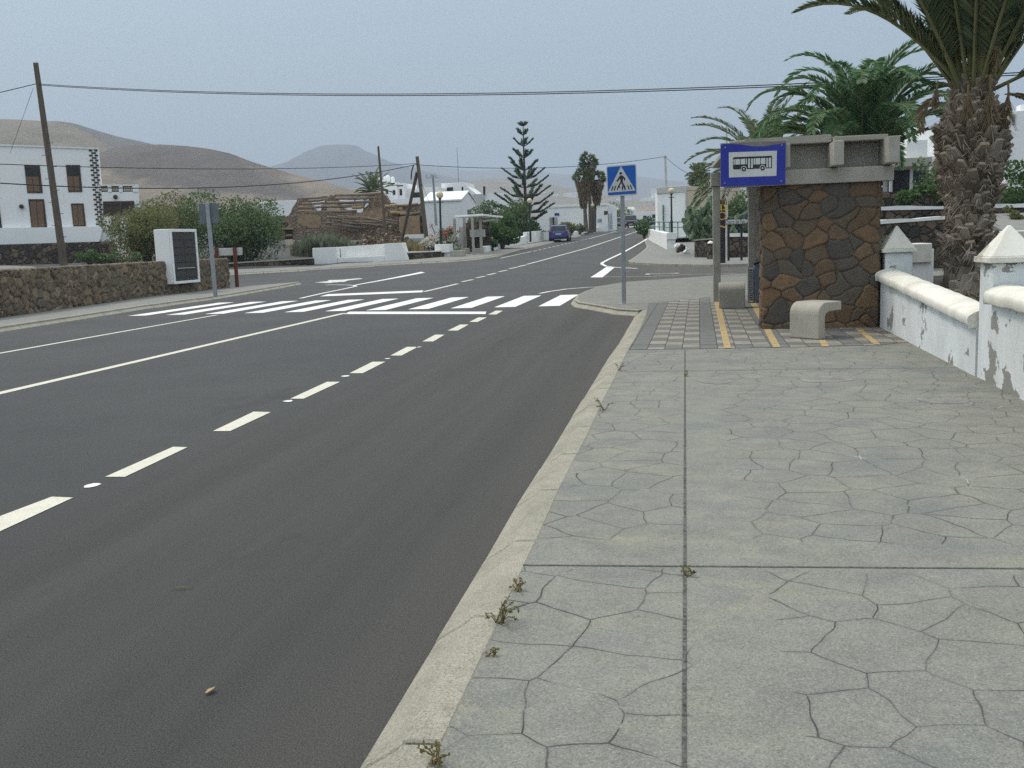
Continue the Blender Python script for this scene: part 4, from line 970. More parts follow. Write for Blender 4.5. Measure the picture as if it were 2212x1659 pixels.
# building with the green railing (right of the road)
YR = 74.0
t = T('roadside_building', 'boxy white and beige building with a green door beside the road', 'building', tuple(gp(1480, 497, YR)))
A_ = P(1484, 497, YR); L_ = P(1420.5, 497, YR+1.2); r_ = P(1600, 497, YR+6); top = P(1484, 402, YR).z; zb = A_.z-.5
def wall3(A, B, zb, ztp, th, name, mat, par):
    d = Vector((B.x-A.x, B.y-A.y)).normalized(); nn = Vector((-d.y, d.x))*th
    return MB().hexa([(A.x, A.y, zb), (B.x, B.y, zb), (B.x+nn.x, B.y+nn.y, zb), (A.x+nn.x, A.y+nn.y, zb)], [(A.x, A.y, ztp), (B.x, B.y, ztp), (B.x+nn.x, B.y+nn.y, ztp), (A.x+nn.x, A.y+nn.y, ztp)]).build(name, mat, par, bevel=.03)
sw = MB(); sw.ext([(L_.x, L_.y, zb), (A_.x, A_.y, zb), (A_.x-1.6, A_.y+9, zb), (L_.x-.3, L_.y+9, zb)], (0, 0, top-zb)); sw.build('wall', WHITE2, t, bevel=.03)
sw = MB(); sw.ext([(A_.x+.02, A_.y, zb), (r_.x, r_.y, zb), (r_.x+1, r_.y+9, zb), (A_.x-1.5, A_.y+9.2, zb)], (0, 0, top-.05-zb)); sw.build('side_wall', BEIGE, t, bevel=.03)
wall3(L_+Vector((-.05, -.05, 0)), A_+Vector((0, -.05, 0)), top-.42, top+.06, .3, 'roof_band', GREYWALL, t)
wall3(A_+Vector((.03, -.06, 0)), r_+Vector((0, -.06, 0)), top-.30, top-.02, .3, 'roof_band', BEIGE, t)
d0, d1 = P(1431, 443, YR+.9), P(1433.6, 497, YR+.9); MB().box(d0.x, d1.x+.04, YR+.75, YR+.85, d1.z, d0.z).build('door', GREENM, t)
MB().tube([A_+Vector((-.05, -.12, 0)), Vector((A_.x-.05, A_.y-.12, top))], .06, 8).build('drainpipe', GREYWALL, t)
# curved white parapet with lamp pillar
q0, q1 = G(1401, 518), G(1436, 524)
t = T('road_parapet', 'short white parapet wall at the corner ahead of the green railing', 'wall', (q0.x, q0.y, q0.z))
y0_, y1_ = 82.0, 63.0; a_ = P(1401.5, 518, y0_); b_ = P(1440, 526, y1_); at_, bt_ = P(1401.5, 495, y0_), P(1440, 504, y1_)
MB().hexa([(a_.x, a_.y, a_.z-.4), (b_.x, b_.y, b_.z-.4), (b_.x+.35, b_.y+.1, b_.z-.4), (a_.x+.35, a_.y+.1, a_.z-.4)], [(a_.x, a_.y, at_.z), (b_.x, b_.y, bt_.z), (b_.x+.35, b_.y+.1, bt_.z), (a_.x+.35, a_.y+.1, at_.z)]).build('wall', WHITE, t, bevel=.03)
wbox('pillar', 1443, 1459, 507, 526, 62.5, .5, WHITE, t); wbox('pillar_cap', 1440, 1462, 502.5, 506.7, 62.4, .7, WHITE, t)
# green handrail
t = T('green_railing', 'green metal railing in front of the boxy white building', 'railing', tuple(P(1450, 500, 68)))
rp_ = [(1403, 479, 80), (1424, 479.5, 73), (1446, 480, 68), (1482, 479, 67)]
pts = [P(*q) for q in rp_]; m = MB(); m.tube(pts, .035, 6); m.tube([p-Vector((0, 0, .35)) for p in pts], .03, 6); m.build('handrail', GREENM, t)
for px, py, Y in rp_+[(1413, 479.2, 76.5), (1435, 479.7, 70.5), (1464, 479.5, 67.5)]:
    p = P(px, py, Y); MB().tube([p-Vector((0, 0, 1.1)), p], .03, 6).build('post', GREENM, t)
# lamp posts
def lamp(label, bx_, by_, gx_, gy_, Y, r):
    b = P(bx_, by_, Y); g_ = P(gx_, gy_, Y); t = T('street_lamp', label, 'street lamp', tuple(b), 'globe street lamps along the road')
    MB().tube([b-Vector((0, 0, .1)), b.lerp(g_, .3), b.lerp(g_, .31), b.lerp(g_, .93)], [r*.42, r*.40, r*.30, r*.26], 10).build('post', DKGREEN, t)
    m = MB(); m.lathe([(r*.35, -r*1.25), (r*.55, -r*1.05), (r*.3, -r*.95)], g_, 12)
    z = g_.z-r*2.0; m.tube([Vector((g_.x-r*.9, g_.y, z)), Vector((g_.x+r*.9, g_.y, z))], r*.1, 6); m.build('collar', DKGREEN, t)
    MB().ball(g_, r, 18).build('globe', LAMPG, t, smooth=True); return t
lamp('cream globe lamp on a white pillar beside the stone wall and left shelter', 953, 530, 950, 421, 64, .235)
lamp('cream globe lamp in front of the norfolk pine', 1146, 520, 1144, 434, 84, .22)
lamp('cream globe lamp between the slim fan palms', 1281, 492, 1280, 443.5, 111, .19)
lamp('small far globe lamp just left of the crossing sign pole', 1335.5, 484, 1334, 452, 160, .22)
lamp('cream globe lamp on the white pillar by the green railing', 1451, 503, 1450, 412.5, 62.7, .19)
# cactus hedge, low wall and small things at the far right corner
t = T('prickly_pear', 'large prickly pear cactus hedge at the right corner pavement', 'cactus', tuple(gp(1515, 540, 56)))
rr = random.Random(9); m = MB()
for cx_, cy_, rad, n in ((1500, 500, 24, 60), (1525, 478, 24, 60), (1522, 515, 26, 60), (1538, 452, 16, 34), (1494, 470, 14, 26), (1560, 500, 24, 44), (1585, 490, 24, 40)):
    for _ in range(n):
        a = rr.uniform(0, 6.28); k = rad*math.sqrt(rr.random()); p = P(cx_+k*math.cos(a), cy_+k*math.sin(a), 54+rr.uniform(-1.0, 2.5))
        d = (Vector((rr.uniform(-.7, .7), rr.uniform(-.6, .6), 1))).normalized(); w = d.cross(rnd_dir(rr)).normalized(); th = d.cross(w)*.03; s = rr.uniform(.16, .28)
        ring = [p+d*s*(1-math.cos(q))*.9*1+w*s*.62*math.sin(q) for q in np.linspace(0, 5.5, 8)]
        m.ext([v-th for v in ring], th*2)
m.build('pads', CACT, t)

bush('bush', 'green shrub rising behind the prickly pear and arrow sign', 'bush', gp(1600, 500, 60), 2.6, 3.4, LEAFB, 3200, .17, 16, seed=22)
bush('bush', 'pink flowered shrub above the prickly pear', 'bush', gp(1532, 470, 60), 1.3, 3.2, leafmat('pink_flowering_leaf', [(.04, .06, .03), (.09, .11, .05), (.14, .12, .08), (.30, .14, .17)]), 1300, .14, 10, seed=24)
stonewall_px('stone_wall', 'low dark stone wall with a lumpy white top behind the arrow sign', 1556, 1720, 512, 510, 552, 552, 50.5, 50.5, DSTONE, WHITE, .45, cz=.16)
stonewall_px('stone_wall', 'low mossy stone wall beside the prickly pear', 1500, 1552, 520, 516, 558, 556, 52, 51, DSTONE, CONCL, .4, cz=.05)
t = T('bollard', 'stubby dark stone bollard with a white top at the corner pavement', 'bollard', tuple(gp(1535, 558, 49.5)))
b = P(1535, 558, 49.5); m = MB(); m.lathe([(.17, -.1), (.16, .3), (.14, .72)], b, 10); m.build('post', DSTONE, t); MB().lathe([(.16, .722), (.10, .80), (.03, .84)], b, 10).build('top', WHITE, t)
rr = random.Random(2)
for i, (px, py, r) in enumerate(((1463, 533, .2), (1470, 540, .24), (1479, 545, .26), (1473, 536, .2))):
    p = P(px, py, 60-i*1.5); m = MB(); vs = []
    m.ball(p, r, 9); m.v = [tuple(Vector(v)+Vector(v).normalized()*.0+rnd_dir(rr)*r*.18) for v in m.v]
    tag(m.build('rock', [WHITE, DSTONE][i % 2]), ['white painted rock by the corner pavement edge nearest the parapet', 'dark rock beside the white painted rocks at the corner', 'largest white painted rock at the pavement corner', 'dark rock at the back of the corner rockery'][i], 'rock')
# arrow sign with text
YQ = 47.0
t = T('arrow_sign', 'white arrow sign reading Charco del Palo on two black posts', 'road sign', tuple(gp(1590, 550, YQ)))
a_, b_ = P(*Z7((452, 992)), YQ), P(*Z7((690, 990)), YQ); tp_ = P(*Z7((452, 938)), YQ).z
zl, zh = a_.z, tp_; xr = P(*Z7((672, 960)), YQ).x; tip = P(*Z7((702, 958)), YQ)
pl_ = [(a_.x, zl), (xr, zl), (tip.x, (zl+zh)/2), (xr, zh), (a_.x, zh)]
MB().ext([(x, YQ, z) for x, z in pl_], (0, .05, 0)).build('panel', SBLACK, t); k = .035
cxm, czm = (a_.x+xr)/2, (zl+zh)/2
MB().ext([(cxm+(x-cxm)*.965, YQ-.006, czm+(z-czm)*.84) for x, z in pl_], (0, .004, 0)).build('face', SWHITE, t)
me = text_mesh('Charco del Palo', .40); o = bpy.data.objects.new('lettering', me); COL.objects.link(o); me.materials.append(SBLACK)
o.parent = t; o.matrix_parent_inverse = parent_world(t).inverted(); o.location = (cxm+.02, YQ-.012, czm-.01); o.rotation_euler = (R(90), 0, 0); o.scale = (.545*(xr-a_.x)/1.6, .62, 1)
o.scale = ((xr-a_.x)*.93/max(1e-3, o.dimensions.x) if o.dimensions.x else .55, .70, 1)
for zx in (499, 632):
    q = P(*Z7((zx, 1330)), YQ); q2 = P(*Z7((zx, 985)), YQ); MB().box(q.x-.05, q.x+.05, YQ+.052, YQ+.13, q.z-.2, q2.z+.3).build('post', SBLACK, t)
# dark totem board with orange lettering
YT = 45.0
t = T('totem_sign', 'tall dark board with orange and yellow letters behind the shelter post', 'sign', tuple(gp(1556, 560, YT)))
a_, b_ = P(1540, 555, YT), P(1566.5, 432, YT); MB().box(a_.x, b_.x, YT, YT+.1, a_.z-.3, b_.z).build('board', DARKMET, t, bevel=.02)
ORNG = M2('orange_letter', (.70, .36, .05), (.60, .28, .04), 6, .6); YELL = M2('yellow_letter', (.68, .50, .06), (.55, .40, .05), 6, .6); REDL = M2('red_letter', (.45, .12, .06), (.35, .09, .05), 6, .6)
for s_, zx, zy, sz, mt in (('as', 438, 800, .62, YELL), ('O', 432, 905, .52, ORNG), ('~', 437, 1005, .7, YELL), ('m', 437, 750, .55, REDL)):
    me = text_mesh(s_, sz); o = bpy.data.objects.new('lettering', me); COL.objects.link(o); me.materials.append(mt); o.parent = t; o.matrix_parent_inverse = parent_world(t).inverted()
    o.location = P(*Z7((zx, zy)), YT-.012); o.rotation_euler = (R(90), 0, 0)
# flagpoles
for lab, px, pt_, pb, Y in (('pale flagpole rising behind the left edge of the bus stop sign', 1570, 266, 510, 50), ('pale flagpole rising above the middle of the bus stop sign', 1628.5, 258, 500, 46), ('short pale flagpole tip in front of the bushy palm', 1729.5, 243, 500, 44)):
    b = P(px, pb, Y); c = P(px-.5, pt_, Y); b.z = min(b.z, h(b.x, Y)); t = T('flagpole', lab, 'flagpole', tuple(b), 'flagpoles behind the shelter')
    MB().tube([b, c], [.065, .045], 8).build('pole', WSIGN, t); MB().ball(c, .07, 8).build('finial', WSIGN, t)

# ================================================================ CARS
def car(label, loc, rz, pm, Lc=4.1, Wc=1.72, Hc=1.45, kind='hatch', plate=True):
    """tail towards local -y: lofted body with wheel arches, glass let in, wheels, lights, plates"""
    t = T('parked_car', label, 'car', loc, 'cars on the road', rz); w = Wc/2
    if kind == 'hatch':
        side = [(0, .42, .72, .92), (.06, .30, .93, .98), (.16, .24, .97, 1.0), (1.0, .22, .98, 1.0), (2.4, .22, .96, 1.0), (3.2, .24, .88, .99), (3.8, .26, .78, .95), (Lc-.04, .34, .66, .86), (Lc, .42, .56, .80)]
        cab = [(.10, .94, .88), (.42, Hc-.06, .76), (.85, Hc, .74), (1.7, Hc, .74), (2.05, Hc-.05, .76), (2.95, .93, .88)]
    else:
        side = [(0, .42, 1.0, .95), (.06, .32, 1.05, .99), (.4, .28, 1.06, 1.0), (2.6, .26, 1.06, 1.0), (3.3, .28, 1.02, 1.0), (4.0, .32, .98, .97), (Lc-.05, .38, .92, .94), (Lc, .46, .85, .92)]
        cab = [(.03, 1.05, .94), (.18, Hc-.05, .86), (.5, Hc, .84), (2.2, Hc, .84), (2.55, Hc-.06, .85), (3.1, 1.04, .93)]
    y0 = -Lc/2; vs = []; fs = []; k = 8
    for y, zb_, zt_, ww in side:
        vs += [(sx_*w*ww*q, y0+y, z) for sx_, q, z in ((-1, .86, zb_), (-1, 1, zb_+.12), (-1, 1, zt_-.14), (-1, .90, zt_), (1, .90, zt_), (1, 1, zt_-.14), (1, 1, zb_+.12), (1, .86, zb_))]
    for i in range(len(side)-1): fs += [(i*k+j, i*k+(j+1) % k, (i+1)*k+(j+1) % k, (i+1)*k+j) for j in range(k)]
    fs += [tuple(range(k))[::-1], tuple(range((len(side)-1)*k, len(side)*k))]
    body = MB().add(vs, fs)
    vs = []; fs = []; k = 4
    for y, z, ww in cab: vs += [(-w*.93, y0+y, .90), (-w*ww, y0+y, z), (w*ww, y0+y, z), (w*.93, y0+y, .90)]
    for i in range(len(cab)-1): fs += [(i*k+j, i*k+j+1, (i+1)*k+j+1, (i+1)*k+j) for j in range(3)]
    fs += [(0, 1, 2, 3)[::-1], tuple(range((len(cab)-1)*k, len(cab)*k))]
    body.add(vs, fs); bo = body.build('body', pm, t, smooth=False, bevel=.03, local=True)
    bm = bmesh.new(); bm.from_mesh(bo.data); bmesh.ops.recalc_face_normals(bm, faces=bm.faces[:]); bm.to_mesh(bo.data); bm.free()
    C = [(y0+y, z, ww*w) for y, z, ww in cab]; e_ = .012
    def lerp(a, b, f): return tuple(a[i]+(b[i]-a[i])*f for i in range(3))
    def glass(nm, q): MB().ext(q[0], q[1]).build(nm, GLASSD, t, local=True)
    a, b = lerp(C[0], C[1], .12), lerp(C[0], C[1], .88); glass('rear_window', ([(-a[2]*.88, a[0], a[1]), (a[2]*.88, a[0], a[1]), (b[2]*.88, b[0], b[1]), (-b[2]*.88, b[0], b[1])], (0, -.03, .01)))
    a, b = lerp(C[-1], C[-2], .08), lerp(C[-1], C[-2], .92); glass('windscreen', ([(-a[2]*.9, a[0], a[1]), (a[2]*.9, a[0], a[1]), (b[2]*.9, b[0], b[1]), (-b[2]*.9, b[0], b[1])], (0, .03, .015)))
    zl_, zh_ = (.97 if kind == 'hatch' else 1.10), Hc-.10
    for sx_ in (-1, 1):
        for ya, yb, s1, s2 in ((C[1][0]+.12, C[2][0]+.45, -.18, 0), (C[2][0]+.52, C[4][0]-.02, 0, .45)):
            xa, xb = sx_*(w*.905+e_), sx_*(C[2][2]*1.045)
            glass('side_window', ([(xa, ya+s1, zl_), (xa, yb+s2, zl_), (xb, yb-.05, zh_), (xb, ya, zh_)], (sx_*.012, 0, 0)))
        for yy in (.72, Lc-.78):
            wh = MB(); R_ = .31
            wh.lathe([(R_*.6, -.1), (R_*.95, -.1), (R_, -.06), (R_, .06), (R_*.95, .1), (R_*.6, .1)], (0, 0, 0), 18); wh.v = [(sx_*(w-.08)+v[2], y0+yy+v[0], R_+v[1]) for v in wh.v]
            wo_ = wh.build('wheel', BLACKR, t, local=True)
            rm = MB(); rm.lathe([(.02, 0), (R_*.62, 0), (R_*.62, .012), (.02, .03)], (0, 0, 0), 14); rm.v = [(sx_*(w+.022+v[2]), y0+yy+v[0], R_+v[1]) for v in rm.v]; rm.build('rim', CHROME, wo_, local=True)
        z_ = .80 if kind == 'hatch' else .85
        MB().box(sx_*w*.62, sx_*w*.93, y0-.025, y0+.1, z_-.08, z_+.09).build('tail_light', M2('tail_red', (.30, .02, .02), (.22, .015, .015), 5, .3) if 'tail_red' not in bpy.data.materials else bpy.data.materials['tail_red'], t, local=True)
        MB().box(sx_*w*.55, sx_*w*.85, Lc/2-.06, Lc/2+.02, .60, .74).build('headlight', WSIGN, t, local=True)
        MB().box(sx_*(w+.02), sx_*(w+.18), y0+2.75, y0+2.85, .95, 1.07).build('mirror', pm, t, local=True)
    MB().box(-w*.8, w*.8, y0-.05, y0+.1, .36, .56).build('bumper', pm, t, bevel=.02, local=True)
    MB().box(-w*.8, w*.8, Lc/2-.1, Lc/2+.05, .34, .52).build('bumper', BLACKR, t, bevel=.02, local=True)
    MB().box(-w*.6, w*.6, Lc/2-.02, Lc/2+.035, .56, .68).build('grille', BLACKR, t, local=True)
    if plate:
        MB().box(-.26, .26, y0-.065, y0-.05, .60, .71).build('number_plate', WSIGN, t, local=True); MB().box(-.26, .26, Lc/2+.05, Lc/2+.062, .42, .53).build('number_plate', WSIGN, t, local=True)
    return t
def on_road(px, py): 
    p = G(px, py); return p
p = P(1205, 524, 88); car('dark blue hatchback parked at the left kerb seen from behind', (p.x, 90, h(p.x, 90)), R(2), paint('blue_paint', (.012, .035, .17)))
p = P(1335, 492, 142); car('grey green hatchback parked at the kerb ahead of the blue one', (p.x, 144, h(p.x, 144)), R(2), paint('grey_paint', (.05, .065, .07)))
p = P(1362.5, 492, 138); car('dark grey tall car coming towards the camera at the crest', (p.x, 138, h(p.x, 138)), R(182), paint('dark_paint', (.025, .028, .032)), 4.2, 1.78, 1.72, 'tall')
p = P(1346, 488, 160); car('white van like car half hidden behind the crossing sign pole', (p.x, 160, h(p.x, 160)), R(2), paint('white_paint_body', (.6, .6, .6)), 4.2, 1.75, 1.8, 'tall')
S(slab('yard', [(3.2, 51.4), (40, 51.4), (40, 58.5), (7.5, 63), (3.6, 58)], .95, GRAVEL))
p = P(1622, 500, 56); car('silver blue car parked behind the arrow sign, only its roof showing', (p.x, 56, 1.32), R(75), paint('silver_blue_paint', (.09, .12, .15)), 4.1, 1.72, 1.5)

# ================================================================ LEFT SIDE: near stone wall, cabinet, signs
LW = [(-15.6, 6.0), (-16.25, 22.0), (-17.45, 31.0), (-17.0, 36.4)]
def wtop(p):  # height of the near left wall along its run
    return 1.24 if p < 30 else 1.30
t = T('field_wall', 'brown dry stone field wall along the left pavement', 'wall', (-16.8, 24, .1))
parts = []; rs = 40
for a, b in zip(LW, LW[1:]):
    a, b = Vector(a), Vector(b); d = (b-a).normalized(); nn = Vector((d.y, -d.x)); Ln = (b-a).length; bk = -nn*.55
    m = MB(); m.hexa([(a.x, a.y, 0), (b.x, b.y, 0), (b.x+bk.x, b.y+bk.y, 0), (a.x+bk.x, a.y+bk.y, 0)], [(a.x, a.y, 1.2), (b.x, b.y, 1.2), (b.x+bk.x, b.y+bk.y, 1.2), (a.x+bk.x, a.y+bk.y, 1.2)])
    parts.append(m.build('stone_face', STONE2, t))
    if b.y > 15: 
        st = max(0, 15-a.y) if a.y < 15 else 0; o_ = a+d*st
        parts.append(stone_panel((o_.x, o_.y, .08), (d.x, d.y, 0), (0, 0, 1), (nn.x, nn.y, 0), Ln-st, 1.20, .25, .12, .027, rs, STONE2, 'f', t, zs=.85)); rs += 1
        parts.append(stone_panel((o_.x, o_.y, 1.19), (d.x, d.y, 0), (-nn.x, -nn.y, 0), (0, 0, 1), Ln-st, .56, .30, .09, .04, rs, STONE2, 'f', t)); rs += 1
a = Vector(LW[-1]); parts.append(stone_panel((a.x, a.y+.01, .06), (-1, .1, 0), (0, 0, 1), (.1, 1, 0), .56, 1.22, .3, .09, .04, 77, STONE2, 'f', t))
joinm(parts)
S(slab('field', [(-16.4, 6), (-16.8, 22), (-18.0, 31), (-17.6, 36.2), (-22, 37), (-60, 37.2), (-60, 0), (-16.2, 0)], 1.12, GROUND))
# meter cabinet let into the wall
q = plane(LW[2], LW[1]); q2 = plane((-17.2, 31.4), (-17.0, 34.4))
t = T('meter_cabinet', 'white masonry meter cabinet with dark double doors set into the stone wall', 'cabinet', (-17.2, 31.5, .4))
c0, c1 = q2(368, 610), q2(424, 608); xf = max(c0.x, c1.x)+.12; ya, yb = c0.y, c1.y
zb_, zt_ = P(375, 614, ya).z, P(367, 494.5, ya).z
MB().hexa([(xf-.15, ya, zb_), (xf, yb, zb_), (xf-.55, yb, zb_), (xf-.70, ya, zb_)], [(xf-.15, ya, zt_), (xf, yb, zt_), (xf-.55, yb, zt_), (xf-.70, ya, zt_)]).build('body', WHITE2, t, bevel=.02)
dv = Vector((.15, yb-ya, 0)); Lc_ = dv.length; dv.normalize(); nv = Vector((dv.y, -dv.x, 0)); o0 = Vector((xf-.15, ya, 0))
def cab(u0, u1, z0, z1, d0, d1, nm, mt, par, bv=0):
    m = MB(); A4 = [o0+dv*u0+nv*d0+Vector((0, 0, z0)), o0+dv*u1+nv*d0+Vector((0, 0, z0)), o0+dv*u1+nv*d1+Vector((0, 0, z0)), o0+dv*u0+nv*d1+Vector((0, 0, z0))]
    m.hexa(A4, [v+Vector((0, 0, z1-z0)) for v in A4]); return m.build(nm, mt, par, bevel=bv)
H_ = zt_-zb_; u = Lc_
cab(.02, .12, zb_, zt_, .003, .06, 'frame', WHITE2, t, .01); cab(u-.12, u-.02, zb_, zt_, .003, .06, 'frame', WHITE2, t, .01); cab(.122, u-.122, zt_-.10, zt_, .003, .058, 'frame', WHITE2, t, .01); cab(.122, u-.122, zb_, zb_+.09, .003, .058, 'frame', WHITE2, t, .01)
for u0, u1 in ((.13, u/2-.01), (u/2+.01, u-.13)):
    d_ = cab(u0, u1, zb_+.10, zt_-.11, .005, .03, 'door', DOORD, t)
    for k in range(22):
        z = zb_+.2+(H_-.45)*k/22; cab(u0+.05, u1-.05, z, z+.022, .031, .037, 'louvre', DARKMET, d_) if k % 4 == 0 else None
cab(.3, u-.3, zb_+.52, zb_+.545, .038, .05, 'bar', GREYWALL, t)
# sign seen from behind
b = G(465.6, 639.6, .12); Yq = b.y; tp = P(447.5, 438, Yq)
t = T('sign_back', 'grey back of a square road sign on a leaning grey pole by the meter cabinet', 'road sign', tuple(b))
MB().hexa([(b.x-.06, Yq-.04, .1), (b.x+.06, Yq-.04, .1), (b.x+.06, Yq+.04, .1), (b.x-.06, Yq+.04, .1)], [(tp.x-.06, Yq-.04, tp.z), (tp.x+.06, Yq-.04, tp.z), (tp.x+.06, Yq+.04, tp.z), (tp.x-.06, Yq+.04, tp.z)]).build('pole', GALV, t, bevel=.012)
ps = [P(x, y, Yq+.06) for x, y in rrect(((429, 441), (470, 439), (473, 482), (432, 484)), .06)]; MB().ext([Vector((p.x, Yq+.06, p.z)) for p in ps], (0, .03, 0)).build('panel', GREYSIGN, t)
b = G(514, 619, .12); Yq = b.y
t = T('direction_sign_back', 'white back of an arrow shaped direction sign on red brown posts', 'road sign', tuple(b))
ps = [P(x, y, Yq-.02) for x, y in ((465, 536.5), (522.5, 535), (523, 551), (466, 553), (459, 545))]; MB().ext([Vector((p.x, Yq-.02, p.z)) for p in ps], (0, .05, 0)).build('panel', WSIGN, t, bevel=.01)
for bx_, tx_ in ((514.5, 508.5), (474, 469)):
    p0, p1 = P(bx_, 620, Yq), P(tx_, 535, Yq); MB().tube([Vector((p0.x, Yq-.08, .1)), Vector((p1.x, Yq-.08, p1.z+.02))], .075, 10).build('post', REDWOOD, t)

# ================================================================ FAR SIDE OF THE LEFT JUNCTION
stonewall_px('stone_wall', 'low dark stone wall with a pale coping left of the white bench wall', 380, 676, 577, 559, 596, 580, 56.0, 57.5, DSTONE, CONCL, .45, cz=.07)
stonewall_px('stone_wall', 'low dark stone wall with a wavy white coping between bench wall and lamp pillar', 874, 965, 547, 543, 566, 557, 61, 64, DSTONE, WCOPE, .45, cz=.10)
stonewall_px('stone_wall', 'dark stone terrace wall under the two storey white house', -120, 240, 532, 521, 566, 560, 58, 60, DSTONE, None, .5)
# white bench wall
t = T('bench_wall', 'long white masonry bench with sloping end blocks at the left junction', 'bench', tuple(G(780, 570, .12)))
YL, YRr = 58.6, 60.6
def bw(px, py, f, back=0.0):
    Y = YL+(YRr-YL)*f; p = P(px, py, Y); p.y += back; return p
def xf_(px): return (px-675)/205
def blockpoly(nm, pts, dep, mat=WHITE, bev=.02, back=0.0):
    P3 = [bw(px, py, xf_(px), back) for px, py in pts]; m = MB(); m.ext(P3, (-.03*dep, dep, 0)); o = m.build(nm, mat, t, bevel=bev)
    bm = bmesh.new(); bm.from_mesh(o.data); bmesh.ops.recalc_face_normals(bm, faces=bm.faces[:]); bm.to_mesh(o.data); bm.free()
blockpoly('end_block', [Z3(p) for p in ((805, 1440), (1075, 1412), (1062, 1228), (800, 1240))], 1.1)
blockpoly('end_block', [Z3(p) for p in ((1603, 1400), (1850, 1390), (1788, 1180), (1594, 1192))], 1.1)
blockpoly('back_wall', [Z3(p) for p in ((1077, 1380), (1602, 1366), (1592, 1193), (1064, 1228))], .35, back=.72)
blockpoly('seat', [Z3(p) for p in ((1077, 1410), (1602, 1396), (1600, 1322), (1074, 1348))], .66, back=.05)
# lamp pillar, planter, left shelter
t = T('lamp_pillar', 'white pillar with a wide cap and a curved bracket under the left globe lamp', 'pillar', tuple(G(968, 557, .12)))
wbox('pillar', 944, 966, 537, 556, 63.8, .8, WHITE, t); wbox('cap', 939, 970.5, 527.5, 536.5, 63.6, 1.1, WHITE, t); wbox('bracket', 966.2, 971, 541, 557, 63.7, .4, WHITE, t)
t = T('planter', 'pale concrete planter box with a round cactus beside the left shelter', 'planter', tuple(G(990, 556, .12)))
a_, b_ = P(973, 556, 63), P(1003, 554, 63.6); zt_ = P(973, 541.5, 63).z; MB().box(a_.x, b_.x, 62.9, 64.1, a_.z-.2, zt_).build('box', CONCL, t, bevel=.03)
MB().ball(P(986, 538, 63.4), .17, 10).build('round_cactus', CACT, t, smooth=True)
t = T('bus_shelter', 'far bus shelter with four slim posts and a white edged roof on the left pavement', 'bus shelter', tuple(G(1022, 553, .12)))
for px, pt_, pb, Y, w_ in ((983.5, 472, 548, 66.8, .16), (1004.5, 470, 540, 68.4, .18), (1022.5, 470, 554, 65, .15), (1039.5, 468, 552, 66, .17)):
    c0, c1 = P(px+1, pb, Y), P(px-1, pt_, Y); MB().hexa([(c0.x-w_/2, Y-.08, c0.z-.1), (c0.x+w_/2, Y-.08, c0.z-.1), (c0.x+w_/2, Y+.08, c0.z-.1), (c0.x-w_/2, Y+.08, c0.z-.1)], [(c0.x-w_/2, Y-.08, c1.z), (c0.x+w_/2, Y-.08, c1.z), (c0.x+w_/2, Y+.08, c1.z), (c0.x-w_/2, Y+.08, c1.z)]).build('post', CONCL, t)
a_, b_ = P(981, 470, 66), P(1073, 463, 71.0); zz_ = a_.z
MB().hexa([(a_.x, 66.2, zz_), (P(1042, 467, 65).x+.1, 64.7, zz_), (b_.x, 71.0, zz_+.02), (a_.x+2.2, 72.6, zz_+.02)], [(a_.x, 66.2, zz_+.13), (P(1042, 467, 65).x+.1, 64.7, zz_+.13), (b_.x, 71.0, zz_+.15), (a_.x+2.2, 72.6, zz_+.15)]).build('roof_slab', WHITE, t, bevel=.02)
c0 = P(1071, 480, 70.9); MB().box(c0.x-.05, c0.x+.12, 70.8, 71, P(1071, 481, 70.9).z, zz_).build('hanging_post', CONCL, t)
e0, e1 = P(1041, 478, 66.2), P(1068, 474, 70.8); MB().tube([e0, e1], .09, 4).build('beam', CONCL, t)
MB().box(P(1006, 500, 70).x, P(1056, 500, 70).x, 70, 70.35, h(-12, 70), zz_-.3).build('back_wall', DSTONE, t)
MB().box(P(994, 500, 69.6).x, P(1001, 500, 69.6).x, 69.2, 69.7, h(-12, 69), P(997, 490, 69.5).z).build('side_panel', GREYWALL, t)
MB().box(P(1016, 500, 69.5).x, P(1046, 500, 69.5).x, 69.3, 69.95, P(1030, 512, 69.5).z, P(1030, 496, 69.5).z).build('notice_board', GREYWALL, t)
c0 = P(1028, 546, 67.4); MB().box(c0.x-.1, c0.x+.55, 67.1, 67.5, c0.z-.1, c0.z+.30).build('bench', CONCL, t, bevel=.03)
c0 = P(1002, 550, 67.2); MB().box(c0.x-.3, c0.x+.35, 67, 67.6, c0.z-.1, c0.z+.42).build('bench', CONCL, t, bevel=.06)
# white stepped wall along the left pavement up the road
t = T('stepped_wall', 'white stepped garden wall with pillars climbing along the left pavement', 'wall', tuple(G(1100, 534, .12)))
def wseg(nm, ax, ay0, ay1, bx_, by0, by1, Ya, Yb, th=.35):
    a0, a1, b0_, b1_ = P(ax, ay1, Ya), P(ax, ay0, Ya), P(bx_, by1, Yb), P(bx_, by0, Yb)
    MB().hexa([(a0.x, Ya, a0.z-.3), (b0_.x, Yb, b0_.z-.3), (b0_.x-th, Yb, b0_.z-.3), (a0.x-th, Ya, a0.z-.3)], [(a0.x, Ya, a1.z), (b0_.x, Yb, b1_.z), (b0_.x-th, Yb, b1_.z), (a0.x-th, Ya, a1.z)]).build(nm, WHITE, t, bevel=.02)
wseg('wall', 1049.6, 532, 542.5, 1098, 523.5, 534.5, 68.5, 77); wseg('pillar', 1098.2, 517.5, 534.5, 1115, 515, 531, 77.02, 80)
